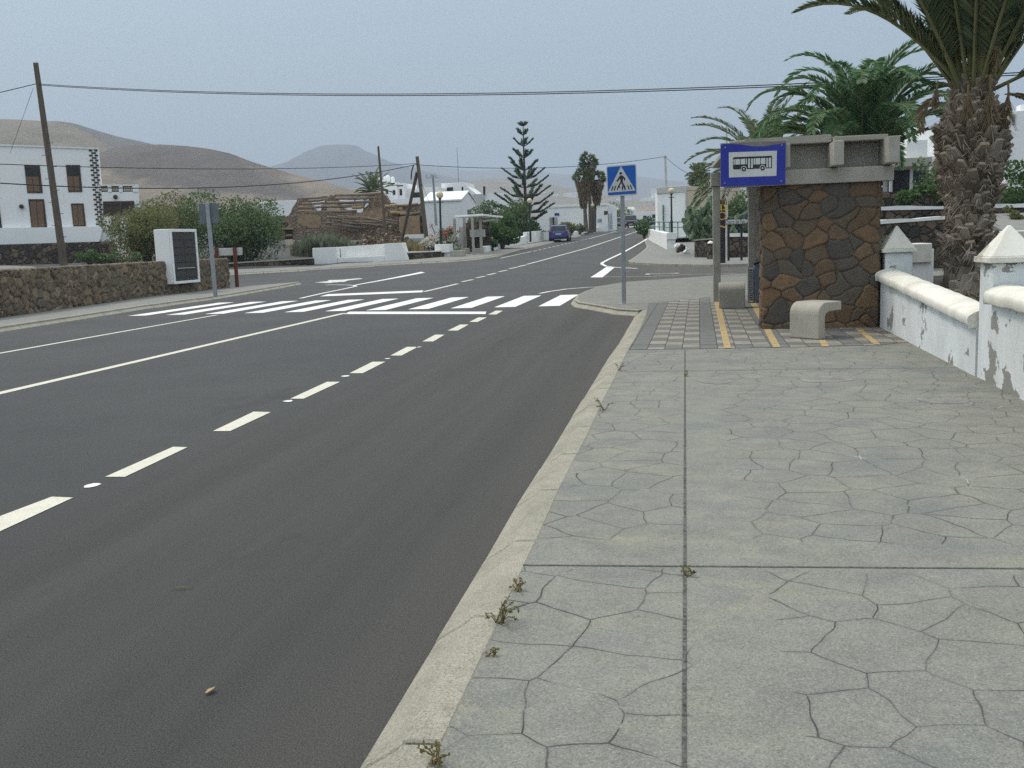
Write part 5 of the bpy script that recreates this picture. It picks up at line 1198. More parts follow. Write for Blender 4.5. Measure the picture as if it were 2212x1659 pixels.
wseg('wall', 1115.3, 514.5, 531, 1139, 509, 527, 80.02, 84); wseg('pillar', 1139.2, 501.5, 527, 1155, 500, 523.5, 84.02, 86.5); wseg('wall', 1155.2, 508, 523.5, 1158, 507, 523, 86.52, 87); wseg('pillar', 1158.3, 499, 523, 1171, 498.5, 520, 87.02, 89)
wseg('pillar', 1175.5, 501, 519, 1187, 500.5, 516, 92, 94); wseg('wall', 1228, 503, 512, 1248, 499, 506, 102, 107, .5); wseg('wall', 1248.3, 501, 506, 1267, 496, 500, 107.1, 113); wseg('pillar', 1243, 486, 500, 1256, 485, 498, 108, 110); wseg('pillar', 1256.3, 490, 499, 1270, 489, 497, 110.1, 112); wseg('wall', 1282, 493, 498, 1316, 488, 492, 117, 134)
# sign back on the left further up
t = T('panel_sign', 'grey back of an upright panel sign on a dark post behind the blue hatchback', 'road sign', tuple(P(1198, 505, 93)))
wbox('panel', 1187, 1204.5, 469, 497, 93, .06, WSIGN, t); c0, c1 = P(1196.5, 505, 92.9), P(1195, 469, 92.9); MB().tube([c0, c1], .07, 6).build('post', DARKMET, t)

# ---------------------------------------------------------------- two storey house on the left
q = plane((-44.0, 66.5), (-33.5, 70.5)); 
def fq(x, y, off=0.0): return q(x, y, off)
def slabf(nm, quad, off, th, mat, par, bev=0):
    """plate on the house front: pixel polygon, off metres in front of it"""
    s_ = -1 if q.n.y > 0 else 1
    m = MB(); m.ext([q(x, y, s_*off) for x, y in quad], tuple(q.n*(s_*th)) if off > -1 else (.78*th, -1.0*th, 0)); o = m.build(nm, mat, par, bevel=bev)
    bm = bmesh.new(); bm.from_mesh(o.data); bmesh.ops.recalc_face_normals(bm, faces=bm.faces[:]); bm.to_mesh(o.data); bm.free(); return o
hs = T('white_house', 'two storey white house with brown shutters and a checkered brick corner on the left', 'house', tuple(fq(100, 528)))
slabf('wall', ((-300, 303), (211.5, 321.3), (226, 500), (-300, 512)), 0, -.4, WHITE2, hs)
wq = [q(x, y) for x, y in ((-300, 303), (211.5, 321.3), (226, 500), (-300, 512))]; m = MB(); m.ext([v+Vector((-.3, .41, -.01)) for v in wq], (-6.3, 7, 0)); m.build('rear_block', WHITE2, hs)
slabf('roof_edge', ((-300, 300.5), (211.8, 319.6), (212, 322.3), (-300, 305)), -.2, .28, WHITE, hs)
slabf('plinth', ((-300, 497), (225.5, 489.5), (216, 523), (-300, 546)), .01, .45, WHITE2, hs)
def rectz(x0, y0, x1, y1, dx=0.0): return [Za(p) for p in ((x0, y0), (x1, y0), (x1+dx, y1), (x0+dx, y1))]
def shutter(x0, y0, x1, y1, dx, nm='window', ngl=True):
    f = slabf(nm, rectz(x0, y0, x1, y1, dx), .0, .05, WOODD, hs)
    w_, h__ = x1-x0, y1-y0
    for k in (0, 1):
        xa = x0+w_*(.1+.42*k)+dx*.1; xb = x0+w_*(.48+.42*k)+dx*.1
        slabf('shutter_leaf', rectz(xa, y0+h__*(.42 if ngl else .08), xb, y1-h__*.05, dx*.6), .052, .02, WOODB, f)
        if ngl: slabf('pane', rectz(xa, y0+h__*.10, xb, y0+h__*.38, dx*.3), .052, .01, GLASSD, f)
    return f
shutter(210, 1080, 342, 1322, 28); shutter(570, 1080, 690, 1313, 22); shutter(245, 1375, 380, 1638, 30, 'door', False); shutter(613, 1412, 722, 1608, 22, 'window', False); shutter(-130, 1420, -8, 1650, 30, 'door', False); shutter(-170, 1070, -40, 1310, 26)
for zx, zy in ((190, 1440), (1000, 1357)):
    m = MB(); m.ball(fq(*Za((zx, zy)), -.15 if q.n.y > 0 else .15), .16, 8); m.build('wall_lamp', WOODD, hs)
rows = 31
for r_ in range(rows):
    f = r_/rows; y = 948+(1605-948)*f; xl, xr_ = 762+(828-762)*f, 843+(902-843)*f; w_ = xr_-xl
    for a, b in (((.05, .42), (.64, .98)) if r_ % 2 == 0 else ((.3, .8),)):
        slabf('quoin_brick', rectz(xl+w_*a, y, xl+w_*b, y+15, 1.5), .002, .03, WOODD, hs)
# lower wing with balustrade
wing = T('house_wing', 'low white wing with a balustrade and a brown arched opening right of the checkered corner', 'house', tuple(fq(255, 480)))
slabf('wall', [Za(p) for p in ((850, 1315), (1195, 1310), (1225, 1800), (880, 1860))], 0, -.3, WHITE2, wing)
wq = [q(*Za(p)) for p in ((850, 1315), (1195, 1310), (1225, 1800), (880, 1860))]; m = MB(); m.ext([v+Vector((-.2, .31, -.01)) for v in wq], (-5.2, 6, 0)); m.build('rear_block', WHITE2, wing)
for x0, x1 in ((848, 856), (930, 962), (1026, 1058), (1145, 1193)): slabf('parapet_post', rectz(x0, 1256, x1, 1314, 3), -.25, .3, WHITE2, wing)
slabf('parapet_rail', rectz(850, 1250, 1193, 1259), -.27, .34, WHITE2, wing)
for x0, x1 in ((856, 929), (963, 1025), (1059, 1144)):
    for yy in (1262, 1302): slabf('baluster_rail', rectz(x0+1, yy, x1-1, yy+9, .5), -.2, .1, WOODD, wing)
    n_ = 5
    for k in range(n_): xx = x0+3+(x1-x0-9)*k/(n_-1); slabf('baluster', rectz(xx, 1272, xx+5, 1301, 1), -.2, .08, WOODD, wing)
slabf('arched_opening', [Za(p) for p in ((890, 1395), (1158, 1390), (1170, 1520), (895, 1520))], .0, .04, WOODD, wing)
for k in range(3):
    xx = 925+k*78; slabf('arch_pane', [Za((xx+26*math.cos(a), 1438-26*math.sin(a))) for a in np.linspace(0, math.pi, 9)], .042, .01, GLASSD, wing)

# ================================================================ VEGETATION ON THE LEFT
bush('pepper_tree', 'olive green feathery tree in front of the low white house wing', 'tree', (P(320, 560, 50).x, 50, .9), 2.7, 3.7, LEAFA, 16000, .13, 40, 4.2, .5, 31, 'trees at the left junction', .09, top=.0)
bush('pepper_tree', 'large dark green rounded tree behind the grey backed sign', 'tree', (P(478, 565, 57).x, 59, .4), 3.5, 5.1, LEAFB, 22000, .15, 48, 4.0, .5, 32, 'trees at the left junction', .12, top=.0)
bush('pepper_tree', 'yellowish green tree between the white house wing and the rounded dark tree', 'tree', (P(375, 560, 60).x, 60, .9), 2.8, 4.7, LEAFA, 12000, .14, 34, 4.0, .5, 33, 'trees at the left junction', .1, top=.3)
bush('bush', 'small green bush on the stone terrace by the leaning pole', 'bush', (P(192, 552, 55).x, 55, .9), .9, 1.1, LEAFG, 900, .1, 8, seed=35)
bush('bush', 'low scrubby bush under the left tree behind the meter cabinet', 'bush', (P(250, 560, 46).x, 46, 1.0), 1.6, 1.0, LEAFB, 1500, .1, 10, seed=36)
t = T('spurge_shrub', 'broad grey green shrub of upright stems behind the white bench wall', 'shrub', tuple(gp(712, 556, 64)))
m = MB(); rr = random.Random(6)
for _ in range(3600):
    px = rr.gauss(700, 36); Y = rr.uniform(62.8, 67.5)
    if not 628 < px < 792: continue
    hh_ = 1.85*max(.15, 1-((px-698)/112)**2)*rr.uniform(.75, 1.05); b = gp(px, 550, Y); z0 = b.z+rr.uniform(0, .8)*hh_
    leaf(m, (b.x, Y, z0), Vector((rr.uniform(-.3, .3), rr.uniform(-.3, .3), 1)), min(.5, hh_*.4)*rr.uniform(.6, 1.2), 4.5, rr)
m.build('stems', LEAFC, t)
t = T('dry_grass', 'tall dry yellow grass between bench wall and orange plaster wall', 'grass', tuple(gp(900, 550, 66)))
m = MB()
for _ in range(1500):
    px = rr.gauss(880, 40); Y = rr.uniform(64.5, 70)
    if not 800 < px < 916: continue
    b = gp(px, 550, Y); leaf(m, b+Vector((0, 0, .2)), Vector((rr.uniform(-.35, .35), rr.uniform(-.3, .3), 1)), rr.uniform(.3, 1.0), 12, rr)
m.build('blades', DRYG, t); t['kind'] = 'stuff'
def flowerbush(label, px, Y, r, hh, seed, red=.1):
    b = gp(px, 550, Y); t = bush('bougainvillea', label, 'flowering shrub', b, r, hh, LEAFB, 700, .12, 9, seed=seed)
    rr = random.Random(seed+50); cl = clumps((b.x, Y, b.z+hh*.55), (r*.85, r*.85, hh*.42), 16, .3, seed)
    foliage(cl, 2200, .13, 1.6, 0, seed+1, .6).build('white_flowers', FLW, t)
    if red: foliage([c for c in clumps((b.x-.1, Y-.3, b.z+hh*.75), (r*.8, r*.6, hh*.35), 4, .12, seed+9)], 50, .10, 1.6, 0, seed+2).build('red_flowers', FLR, t)
flowerbush('white and red bougainvillea left of the globe lamp pole', 936, 66.5, 1.0, 1.35, 61)
flowerbush('tall white bougainvillea between the globe lamp and the left shelter', 968, 67.2, 1.1, 2.1, 62)
t = T('plumeria', 'bare branched shrub with a few red flowers against the white chapel', 'shrub', tuple(gp(952, 540, 68)))
b = gp(952, 540, 68); m = MB(); tips = []
for k in range(7):
    e_ = P(932+k*10, 486+((k*37) % 5)*7, 68+(k % 3)*.4); m.tube([b, b.lerp(e_, .55)+Vector((0, 0, .25)), e_], [.05, .04, .025], 6); tips.append(e_)
m.build('branches', BARK, t); foliage([(tuple(e_), (.16, .16, .14)) for e_ in tips[::2]], 60, .10, 1.6, 0, 3).build('red_flowers', FLR, t)
for lab, px, Y, r, hh, mt, sd, n in (
    ('bright green feathery tree right of the far shelter', 1083, 74, 2.0, 2.9, LEAFG, 71, 4500),
    ('dark green spreading tree in front of the long white wall', 1052, 92, 2.2, 4.0, LEAFB, 72, 3000),
    ('dark green tree under the norfolk pine behind the globe lamp', 1112, 88, 2.3, 4.2, LEAFB, 73, 4000),
    ('green bushy tree at the foot of the norfolk pine', 1140, 90, 1.9, 2.4, LEAFG, 74, 3000),
    ('round olive bush beside the grey panel sign', 1224, 99, 1.3, 1.7, LEAFA, 75, 1800),
    ('small green bush left of the grey panel sign', 1178, 96, 1.1, 1.0, LEAFG, 76, 1200),
    ('spiky plant beside the slim fan palms', 1253, 108, .9, 1.2, LEAFC, 77, 700),
    ('low dark hedge plant on the white stepped wall', 1052, 70.5, .8, .9, LEAFB, 78, 900),
    ('dark feathery tree behind the slim fan palms', 1330, 165, 3.0, 5.2, LEAFB, 79, 1800)):
    bush('tree' if hh > 2 else 'bush', lab, 'tree' if hh > 2 else 'bush', gp(px, 500, Y), r, hh, mt, n, .17, 16, 2.2, .2, sd, None, .08, top=.2)
bush('bush', 'dark shrub against the white house left of the chapel', 'bush', gp(922, 440, 98, 4.2), 1.2, 1.9, LEAFB, 900, .18, 8, seed=81)
bush('bush', 'scraggly bush on the ruin wall corner', 'bush', gp(605, 466, 74, 3.0), .9, 1.1, LEAFB, 600, .14, 7, seed=82)
bush('bush', 'green bush by the green railing', 'bush', gp(1392, 496, 90), 1.2, 1.5, LEAFG, 800, .13, 8, seed=83)

# ================================================================ RUINED STONE HOUSE
YU = 76.0
t = T('ruined_house', 'roofless brown stone ruin with three gables and bare roof beams', 'ruin', tuple(gp(760, 540, YU)))
def rprism(nm, zpts, Y, th, mat, par=t, jag=.0, seed=1):
    rr = random.Random(seed); out = []
    for i, p in enumerate(zpts):
        q = zpts[(i+1) % len(zpts)]; n_ = 1 if p[1] > 1050 and q[1] > 1050 else max(1, int(math.hypot(q[0]-p[0], q[1]-p[1])/28))
        for k in range(n_): out.append((p[0]+(q[0]-p[0])*k/n_+rr.uniform(-jag, jag), p[1]+(q[1]-p[1])*k/n_+rr.uniform(-jag, jag)))
    m = MB(); m.ext([P(*Z3(p), Y) for p in out], (0, th, 0)); return m.build(nm, mat, par)
rprism('front_wall', ((300, 890), (530, 880), (560, 850), (620, 835), (900, 845), (1200, 850), (1340, 845), (1400, 800), (1640, 770), (1745, 770), (1760, 1150), (300, 1150)), YU, .6, BSTONE, jag=6, seed=2)
rprism('gable', ((540, 900), (600, 760), (640, 690), (700, 672), (740, 700), (790, 770), (860, 850), (860, 900)), YU+1.5, .55, BSTONE, jag=6, seed=3)
rprism('gable', ((860, 900), (900, 790), (960, 690), (1000, 650), (1045, 655), (1090, 740), (1150, 800), (1210, 860), (1210, 900)), YU+1.6, .55, BSTONE, jag=6, seed=4)
rprism('gable', ((1330, 900), (1370, 800), (1440, 735), (1480, 660), (1560, 632), (1610, 650), (1650, 740), (1700, 735), (1770, 790), (1770, 900)), YU+1.4, .55, BSTONE, jag=6, seed=5)
rprism('gable_plaster', ((665, 825), (680, 760), (740, 725), (775, 760), (800, 825)), YU+1.4, .09, OCHRE, seed=6); rprism('gable_plaster', ((955, 835), (975, 770), (1030, 745), (1085, 765), (1115, 835)), YU+1.5, .09, BEIGE, seed=7)
rprism('orange_wall', ((1755, 890), (1970, 880), (1985, 1085), (1760, 1090)), YU-.4, .45, OCHRE, jag=4, seed=8)
rprism('side_wall', ((1700, 790), (2000, 745), (2010, 885), (1720, 895)), YU+.3, .5, BSTONE, jag=5, seed=9); rprism('side_wall', ((1985, 890), (2035, 885), (2050, 1080), (1990, 1085)), YU+.1, .5, DSTONE, jag=3, seed=10)
rprism('mud_plaster', ((640, 870), (760, 860), (880, 880), (905, 960), (880, 1020), (760, 1010), (620, 960)), YU-.05, .1, OCHRE, jag=10, seed=11)
rprism('mud_plaster', ((1250, 870), (1330, 850), (1560, 800), (1640, 850), (1600, 930), (1420, 960), (1290, 930)), YU-.05, .1, OCHRE, jag=12, seed=12)
rprism('door_lintel', ((440, 1012), (590, 1012), (590, 1034), (440, 1034)), YU-.2, .3, BEAMP, seed=13)
rprism('door_opening', ((497, 1036), (575, 1036), (585, 1250), (505, 1250)), YU-.08, .1, BLACKR, seed=14); rprism('door_board', ((505, 1090), (572, 1085), (575, 1105), (507, 1110)), YU-.16, .06, BEAMP, seed=15)
rprism('door_step', ((500, 1145), (580, 1140), (590, 1240), (512, 1245)), YU-.3, .2, BEIGE, seed=16)
for i, (x0, y0, x1, y1, r, mt) in enumerate(((700, 690, 970, 668, .10, 0), (1050, 655, 1590, 632, .12, 0), (760, 720, 960, 700, .09, 0), (1060, 690, 1530, 678, .12, 0), (690, 750, 930, 742, .09, 0), (960, 738, 1440, 728, .12, 0), (640, 790, 900, 785, .09, 0), (900, 778, 1380, 768, .12, 0), (650, 838, 1290, 830, .11, 0), (1240, 790, 1370, 782, .13, 1), (1600, 778, 1720, 765, .13, 1), (1620, 812, 1800, 806, .14, 1), (1660, 846, 1830, 840, .14, 1), (1770, 862, 1990, 845, .1, 0), (1710, 770, 1970, 750, .1, 0), (330, 993, 640, 985, .08, 1))):
    a_, b_ = P(*Z3((x0, y0)), YU-.3+.2*(i % 3)), P(*Z3((x1, y1)), YU+.3); MB().tube([a_, a_.lerp(b_, .5)+Vector((0, 0, -.05)), b_], r, 7).build('roof_beam', [BEAMW, BEAMP][mt], t)
rr = random.Random(8)
for i in range(26):
    x = rr.uniform(900, 1500); y = rr.uniform(880, 1000); L_ = rr.uniform(160, 420); a_ = P(*Z3((x, y)), YU-.7+rr.uniform(-.3, .3)); b_ = P(*Z3((min(1740, x+L_), y+rr.uniform(10, 70))), YU-.5); MB().tube([a_, b_], rr.uniform(.03, .065), 6).build('fallen_timber', BEAMW, t)
S(slab('rubble_ground', [tuple(P(300+518, 560, 70.5)[:2]), tuple(P(900, 560, 70.5)[:2]), tuple(P(930, 560, 76)[:2]), tuple(P(560, 560, 76)[:2]), tuple(P(560, 560, 71)[:2])], .55, M2('rubble', (.20, .13, .08), (.07, .055, .045), 3, .95, .12, 5)))
t2 = T('rubble_heap', 'heap of brown rubble and dark stones in front of the ruin', 'rubble', tuple(gp(820, 545, 71))); t2['kind'] = 'stuff'
m = MB()
for _ in range(420):
    px = rr.uniform(770, 905); Y = rr.uniform(69, 75); b = gp(px, 500, Y); hh_ = 1.9*max(0, 1-((px-825)/70)**2)*(Y-68)/7; r = rr.uniform(.08, .26); c = b+Vector((0, 0, .5+hh_*rr.random()))
    vs = [c+rnd_dir(rr)*r for _ in range(6)]; m.add(vs, [(0, 1, 2), (0, 2, 3), (0, 3, 4), (0, 4, 1), (5, 2, 1), (5, 3, 2), (5, 4, 3), (5, 1, 4)])
m.build('stones', BSTONE, t2)

# ================================================================ WHITE HOUSES BEYOND
t = T('white_chapel', 'small white gabled building with a green window behind the globe lamp', 'building', tuple(gp(970, 505, 96)))
YC = 96.0
def z8(p, Y): return P(*Z8(p), Y)
nl_, nr_ = z8((1172, 850), YC), z8((1690, 850), YC); ez = z8((1690, 388), YC).z; far_ = z8((1885, 800), YC+6.5); rz_ = z8((1790, 275), YC+3.2).z
back = Vector((far_.x-nr_.x, far_.y-nr_.y, 0)); mid = back*.5
A4 = [nl_, nr_, nr_+back, nl_+back]; zb = nl_.z-.8
m = MB(); m.ext([Vector((*v[:2], zb)) for v in A4], (0, 0, ez-zb)); m.add([Vector((*nr_[:2], ez)), Vector((*(nr_+back)[:2], ez)), Vector((*(nr_+mid)[:2], rz_-.05))], [(0, 1, 2)]); m.add([Vector((*nl_[:2], ez)), Vector((*(nl_+back)[:2], ez)), Vector((*(nl_+mid)[:2], rz_-.05))], [(0, 2, 1)]); m.build('wall', WHITE2, t)
ov = back.normalized()*.12; ru = Vector((1, 0, 0))*.12
m = MB()
for s_, e_ in ((-1, nl_), ):
    for base, sgn in ((Vector((0, 0, 0)), -1), (back, 1)):
        q = [Vector((*(nl_+base+ov*sgn-ru)[:2], ez-.05)), Vector((*(nr_+base+ov*sgn+ru)[:2], ez-.05)), Vector((*(nr_+mid+ru)[:2], rz_)), Vector((*(nl_+mid-ru)[:2], rz_))]; m.ext(q, (0, 0, .14))
m.build('roof', WHITE, t)
a_ = nr_+back*.42; b_ = nr_+back*.66; zl, zh = z8((1795, 582), YC+3).z, z8((1795, 520), YC+3).z; sd_ = Vector((.06, -.03, 0)); f = MB().ext([Vector((*(a_+sd_)[:2], zl)), Vector((*(b_+sd_)[:2], zl)), Vector((*(b_+sd_)[:2], zh)), Vector((*(a_+sd_)[:2], zh))], (-.08, .02, 0)).build('window', GREENM, t)
k_ = sd_*1.25; a2, b2_ = a_.lerp(b_, .14), a_.lerp(b_, .86); MB().ext([Vector((*(a2+k_)[:2], zl+.1)), Vector((*(b2_+k_)[:2], zl+.1)), Vector((*(b2_+k_)[:2], zh-.1)), Vector((*(a2+k_)[:2], zh-.1))], (-.02, .005, 0)).build('pane', GLASSD, f)
# white house with round chimneys
YH = 112.0; Z3p = lambda x, y: Z3((x, y))
def hb(nm, x0, y0, x1, y1, Y, dep, par, mat=WHITE2): a_ = Z3p(x0, y0); b_ = Z3p(x1, y1); return wbox(nm, a_[0], b_[0], a_[1], b_[1], Y, dep, mat, par)
t = T('white_house', 'white stepped house with tall round chimneys behind the ruin', 'house', tuple(gp(870, 470, YH)))
hb('wall', 1600, 515, 1735, 800, YH, 6, t); hb('wall', 1736, 520, 1812, 800, YH+.4, 6, t); hb('wall', 1502, 575, 1598, 800, YH-.6, 4, t); hb('wall', 1840, 572, 2205, 800, YH+2, 7, t); hb('wall', 1650, 690, 1990, 820, YH-3, 2.6, t)
for x, w_, y0 in ((1560, 26, 440), (1600, 24, 445), (1640, 30, 432), (1692, 24, 450)):
    a_ = P(*Z3p(x, 520), YH+2); b_ = P(*Z3p(x, y0), YH+2); r_ = w_*.1953*YH/F; m = MB(); m.lathe([(r_, -.4), (r_*.95, (b_.z-a_.z)*.7), (r_*.7, (b_.z-a_.z)*.9), (r_*.2, b_.z-a_.z)], a_, 12); m.build('chimney', WHITE2, t, smooth=True)
for x0, y0, x1, y1 in ((1650, 520, 1712, 532), (1740, 545, 1805, 556), (1615, 595, 1640, 640), (1690, 600, 1720, 650)): win(Z3p(x0, y0), Z3p(x1, y1), YH, t, WOODD)
win(Z3p(1765, 590), Z3p(1795, 655), YH+.4, t, WOODD); win(Z3p(1900, 625), Z3p(1990, 680), YH+2, t, GLASSD)
# long low white building behind the ruin
t = T('white_building', 'long low white building seen between the ruin gables', 'building', tuple(gp(690, 470, 98)))
hb('wall', 240, 718, 605, 900, 98, 5, t); hb('wall', 606, 712, 1495, 900, 98.6, 5, t); hb('wall', 230, 735, 260, 900, 97.6, 5, t)
# flat white houses right of the chapel
t = T('white_house', 'white cube topped house with a sloping roof behind the chapel', 'house', tuple(gp(1000, 440, 118)))
def h8(nm, x0, y0, x1, y1, Y, dep, par, mat=WHITE2): a_ = Z8((x0, y0)); b_ = Z8((x1, y1)); return wbox(nm, a_[0], b_[0], a_[1], b_[1], Y, dep, mat, par)
h8('wall', 1410, 150, 1730, 420, 118, 6, t); win(Z8((1478, 215)), Z8((1565, 268)), 118, t); win(Z8((1683, 205)), Z8((1706, 262)), 118, t)
h8('wall', 1200, 225, 1372, 450, 117, 6, t)
q0 = [z8(p, 118.3) for p in ((1731, 185), (1890, 305), (1890, 480), (1731, 480))]; m = MB(); m.ext(q0, (0, 5, 0)); m.build('sloping_wing', WHITE2, t)
t = T('white_building', 'long white wall with a dark chimney pipe left of the norfolk pine', 'building', tuple(gp(1065, 450, 110)))
def h4(nm, x0, y0, x1, y1, Y, dep, par, mat=WHITE2): a_ = Z4((x0, y0)); b_ = Z4((x1, y1)); return wbox(nm, a_[0], b_[0], a_[1], b_[1], Y, dep, mat, par)
h4('wall', 800, 818, 925, 1000, 110, 5, t, GREYWALL); h4('wall', 926, 814, 1215, 1020, 110.3, 5, t)
a_, b_ = P(*Z4((932, 825)), 110.1), P(*Z4((932, 735)), 110.1); MB().tube([a_, b_], .13, 8).build('chimney_pipe', DARKMET, t)
# long building by the road
YB_ = 122.0
t = T('white_building', 'long white roadside building with green doors and a blue window', 'building', tuple(gp(1250, 495, YB_)))
def h5(nm, x0, y0, x1, y1, Y, dep, par, mat=WHITE2): a_ = Z5((x0, y0)); b_ = Z5((x1, y1)); return wbox(nm, a_[0], b_[0], a_[1], b_[1], Y, dep, mat, par)
h5('wall', 90, 738, 842, 1030, YB_, 9, t); h5('roof_edge', 200, 728, 846, 739, YB_-.1, 8, t, WHITE); h5('wall', 843, 730, 905, 1010, YB_+1.0, 8, t); h5('wall', 640, 720, 841, 745, YB_+.5, 8, t)
win(Z5((283, 820)), Z5((333, 846)), YB_, t, BLUE2)
for x0 in (856, 872, 888): wrect('door', Z5((x0, 830)), Z5((x0+8, 990)), YB_+1.0, GREENM, t)
wrect('sign_board', Z5((810, 798)), Z5((850, 835)), YB_, WOODD, t, .06, .04); wrect('mural_panel', Z5((740, 882)), Z5((786, 918)), YB_, M2('mural', (.16, .25, .36), (.45, .50, .52), 2, .7), t, .04, .03)
# houses beyond the crest
for lab, boxes, wins in (
    ('white box house with one small dark window beyond the crest', ((1028, 780, 1142, 960, 190, 8), (1060, 755, 1130, 782, 193, 6)), ((1058, 795, 1080, 815, 190),)),
    ('low white house with a square window right of the crest', ((1158, 805, 1300, 985, 175, 8), (1301, 800, 1376, 985, 176, 8)), ((1226, 848, 1260, 880, 175), (1322, 835, 1372, 870, 176))),
    ('low white house left of the crossing sign pole', ((906, 800, 985, 960, 168, 8),), ((920, 850, 935, 885, 168),))):
    x0, y0, x1, y1, Y, _ = boxes[0]; t = T('white_house', lab, 'house', tuple(gp(Z5((x0, y1))[0], 490, Y)))
    for x0, y0, x1, y1, Y, dp in boxes: h5('wall', x0, y0, x1, y1+25, Y, dp, t)
    for x0, y0, x1, y1, Y in wins: win(Z5((x0, y0)), Z5((x1, y1)), Y, t, DARKMET)
bush('bush', 'dark hedge at the crest beside the low white house', 'bush', gp(*[Z5((1250, 950))[0], 480], 165), 3.4, 2.0, LEAFB, 1500, .25, 12, seed=91)
rr = random.Random(19)
specks = [(rr.uniform(940, 1200), rr.uniform(668, 684)) for _ in range(11)]+[(rr.uniform(1200, 1372), rr.uniform(662, 680)) for _ in range(10)]+[(292, 628), (420, 616), (508, 608), (482, 636), (158, 582), (1340, 570)]
for i, (x, y) in enumerate(specks):
    Y = 2000+rr.uniform(-60, 60); a_ = P(*Z5((x, y)), Y); w_ = rr.uniform(7, 17); hh_ = rr.uniform(4.5, 8)
    tag(MB().box(a_.x-w_/2, a_.x+w_/2, Y, Y+12, h(a_.x, Y)-1, max(h(a_.x, Y)+3, a_.z)+hh_*.3).build('distant_house', WHITE2), 'tiny distant white village house on the far plain', 'house', 'distant village houses')

# ================================================================ POLES AND CABLES
def upole(label, b, c, r0, r1, mat=POLEW, steps=False, group='wooden utility poles', brace=None, name='utility_pole'):
    t = T(name, label, 'pole', tuple(b), group); m = MB(); m.tube([b-Vector((0, 0, .3)), b.lerp(c, .5), c], [r0, (r0+r1)/2, r1], 12); m.build('pole', mat, t)
    if brace: MB().tube([brace[0], brace[1]], r1*1.0, 10).build('brace', mat, t)
    if steps:
        for k in range(9):
            p = b.lerp(c, .12+.06*k); s_ = -1 if k % 2 else 1; MB().tube([p, p+Vector((s_*.32, -.02, 0))], .012, 5).build('climbing_peg', DARKMET, t)
    return t
upole('thick weathered wooden utility pole leaning in front of the left white house', P(137, 562, 40), P(77, 136, 40), .165, .105, steps=True)
upole('wooden utility pole with a slanted brace by the globe lamp', P(925, 545, 69), P(901, 338, 69), .165, .115, brace=(P(868, 520, 71), P(901, 372, 69.2)))
upole('thin dark wooden pole standing inside the ruin', P(834, 520, 73), P(817, 316, 73), .12, .075)
upole('slim pale pole with insulators behind the white chapel', P(942, 480, 94), P(935, 378, 94), .13, .10, GALV)
c = P(933, 384, 94); m = MB(); m.box(c.x-.6, c.x+.6, c.y-.06, c.y+.06, c.z-.05, c.z+.05)
for k in (-.5, -.1, .35): m.box(c.x+k-.06, c.x+k+.06, c.y-.05, c.y+.05, c.z, c.z+.35)
o_ = m.build('insulators', WSIGN); o_.parent = [o for o in COL.objects if o.name == 'utility_pole.003'][0]; o_.matrix_parent_inverse = parent_world(o_.parent).inverted()
upole('slim pale concrete pole on top of the boxy roadside building', P(1439, 402, 90), P(1437, 336, 90), .12, .09, WSIGN)
upole('tall thin radio mast behind the white cube topped house', P(991, 400, 130), P(987, 318, 130), .05, .03, GALV, group=None, name='radio_mast')
upole('thin dark post on the slope left of the ruin', P(596, 470, 100), P(594.5, 427, 100), .10, .08, POLEW)
def cable(label, A, B, sag, r, n=24):
    pts = [A.lerp(B, i/n)-Vector((0, 0, sag*4*(i/n)*(1-i/n))) for i in range(n+1)]; m = MB(); m.tube(pts, r, 5)
    tag(m.build('power_cable', DARKMET), label, 'cable', 'overhead cables')
pA = P(78, 181, 40)
cable('upper of the twin cables crossing high over the road', pA, P(2900, 112, 24), .62, .014, 30); cable('lower of the twin cables crossing high over the road', pA-Vector((0, 0, .045)), P(2900, 118, 24), .62, .014, 30)
cable('cable running left from the thick leaning pole', pA, P(-300, 262, 36), .05, .018); cable('thin stay wire left of the thick leaning pole', P(72, 190, 40), P(22, 330, 41), .0, .008)
cable('thin cable crossing in front of the house windows to the braced pole', P(-200, 346, 34), P(900, 353, 69), .35, .018); cable('thicker sagging cable from the left to the braced pole', P(-200, 381, 34), P(900, 355, 69), .95, .026)
cable('cable from the braced pole to the pale concrete pole', P(902, 356, 69), P(1437, 338, 90), .55, .022); cable('short cable dropping right from the pale concrete pole', P(1437, 338, 90), P(1500, 380, 80), .2, .022); cable('thin cable drooping from the braced pole to the chapel roof', P(904, 372, 69), P(930, 440, 94), .25, .015)
m = MB(); m.tube([P(893, 357, 68.9), P(889, 372, 68.9), P(888, 388, 68.9)], .05, 6); tag(m.build('cable_loop', DARKMET), 'loose black loop of cable hanging on the braced wooden pole', 'cable')
m = MB(); m.tube([P(1437-4, 340, 90), P(1437+4, 339, 90)], .06, 6); tag(m.build('pole_bracket', WSIGN), 'small bracket at the head of the pale concrete pole', 'bracket')

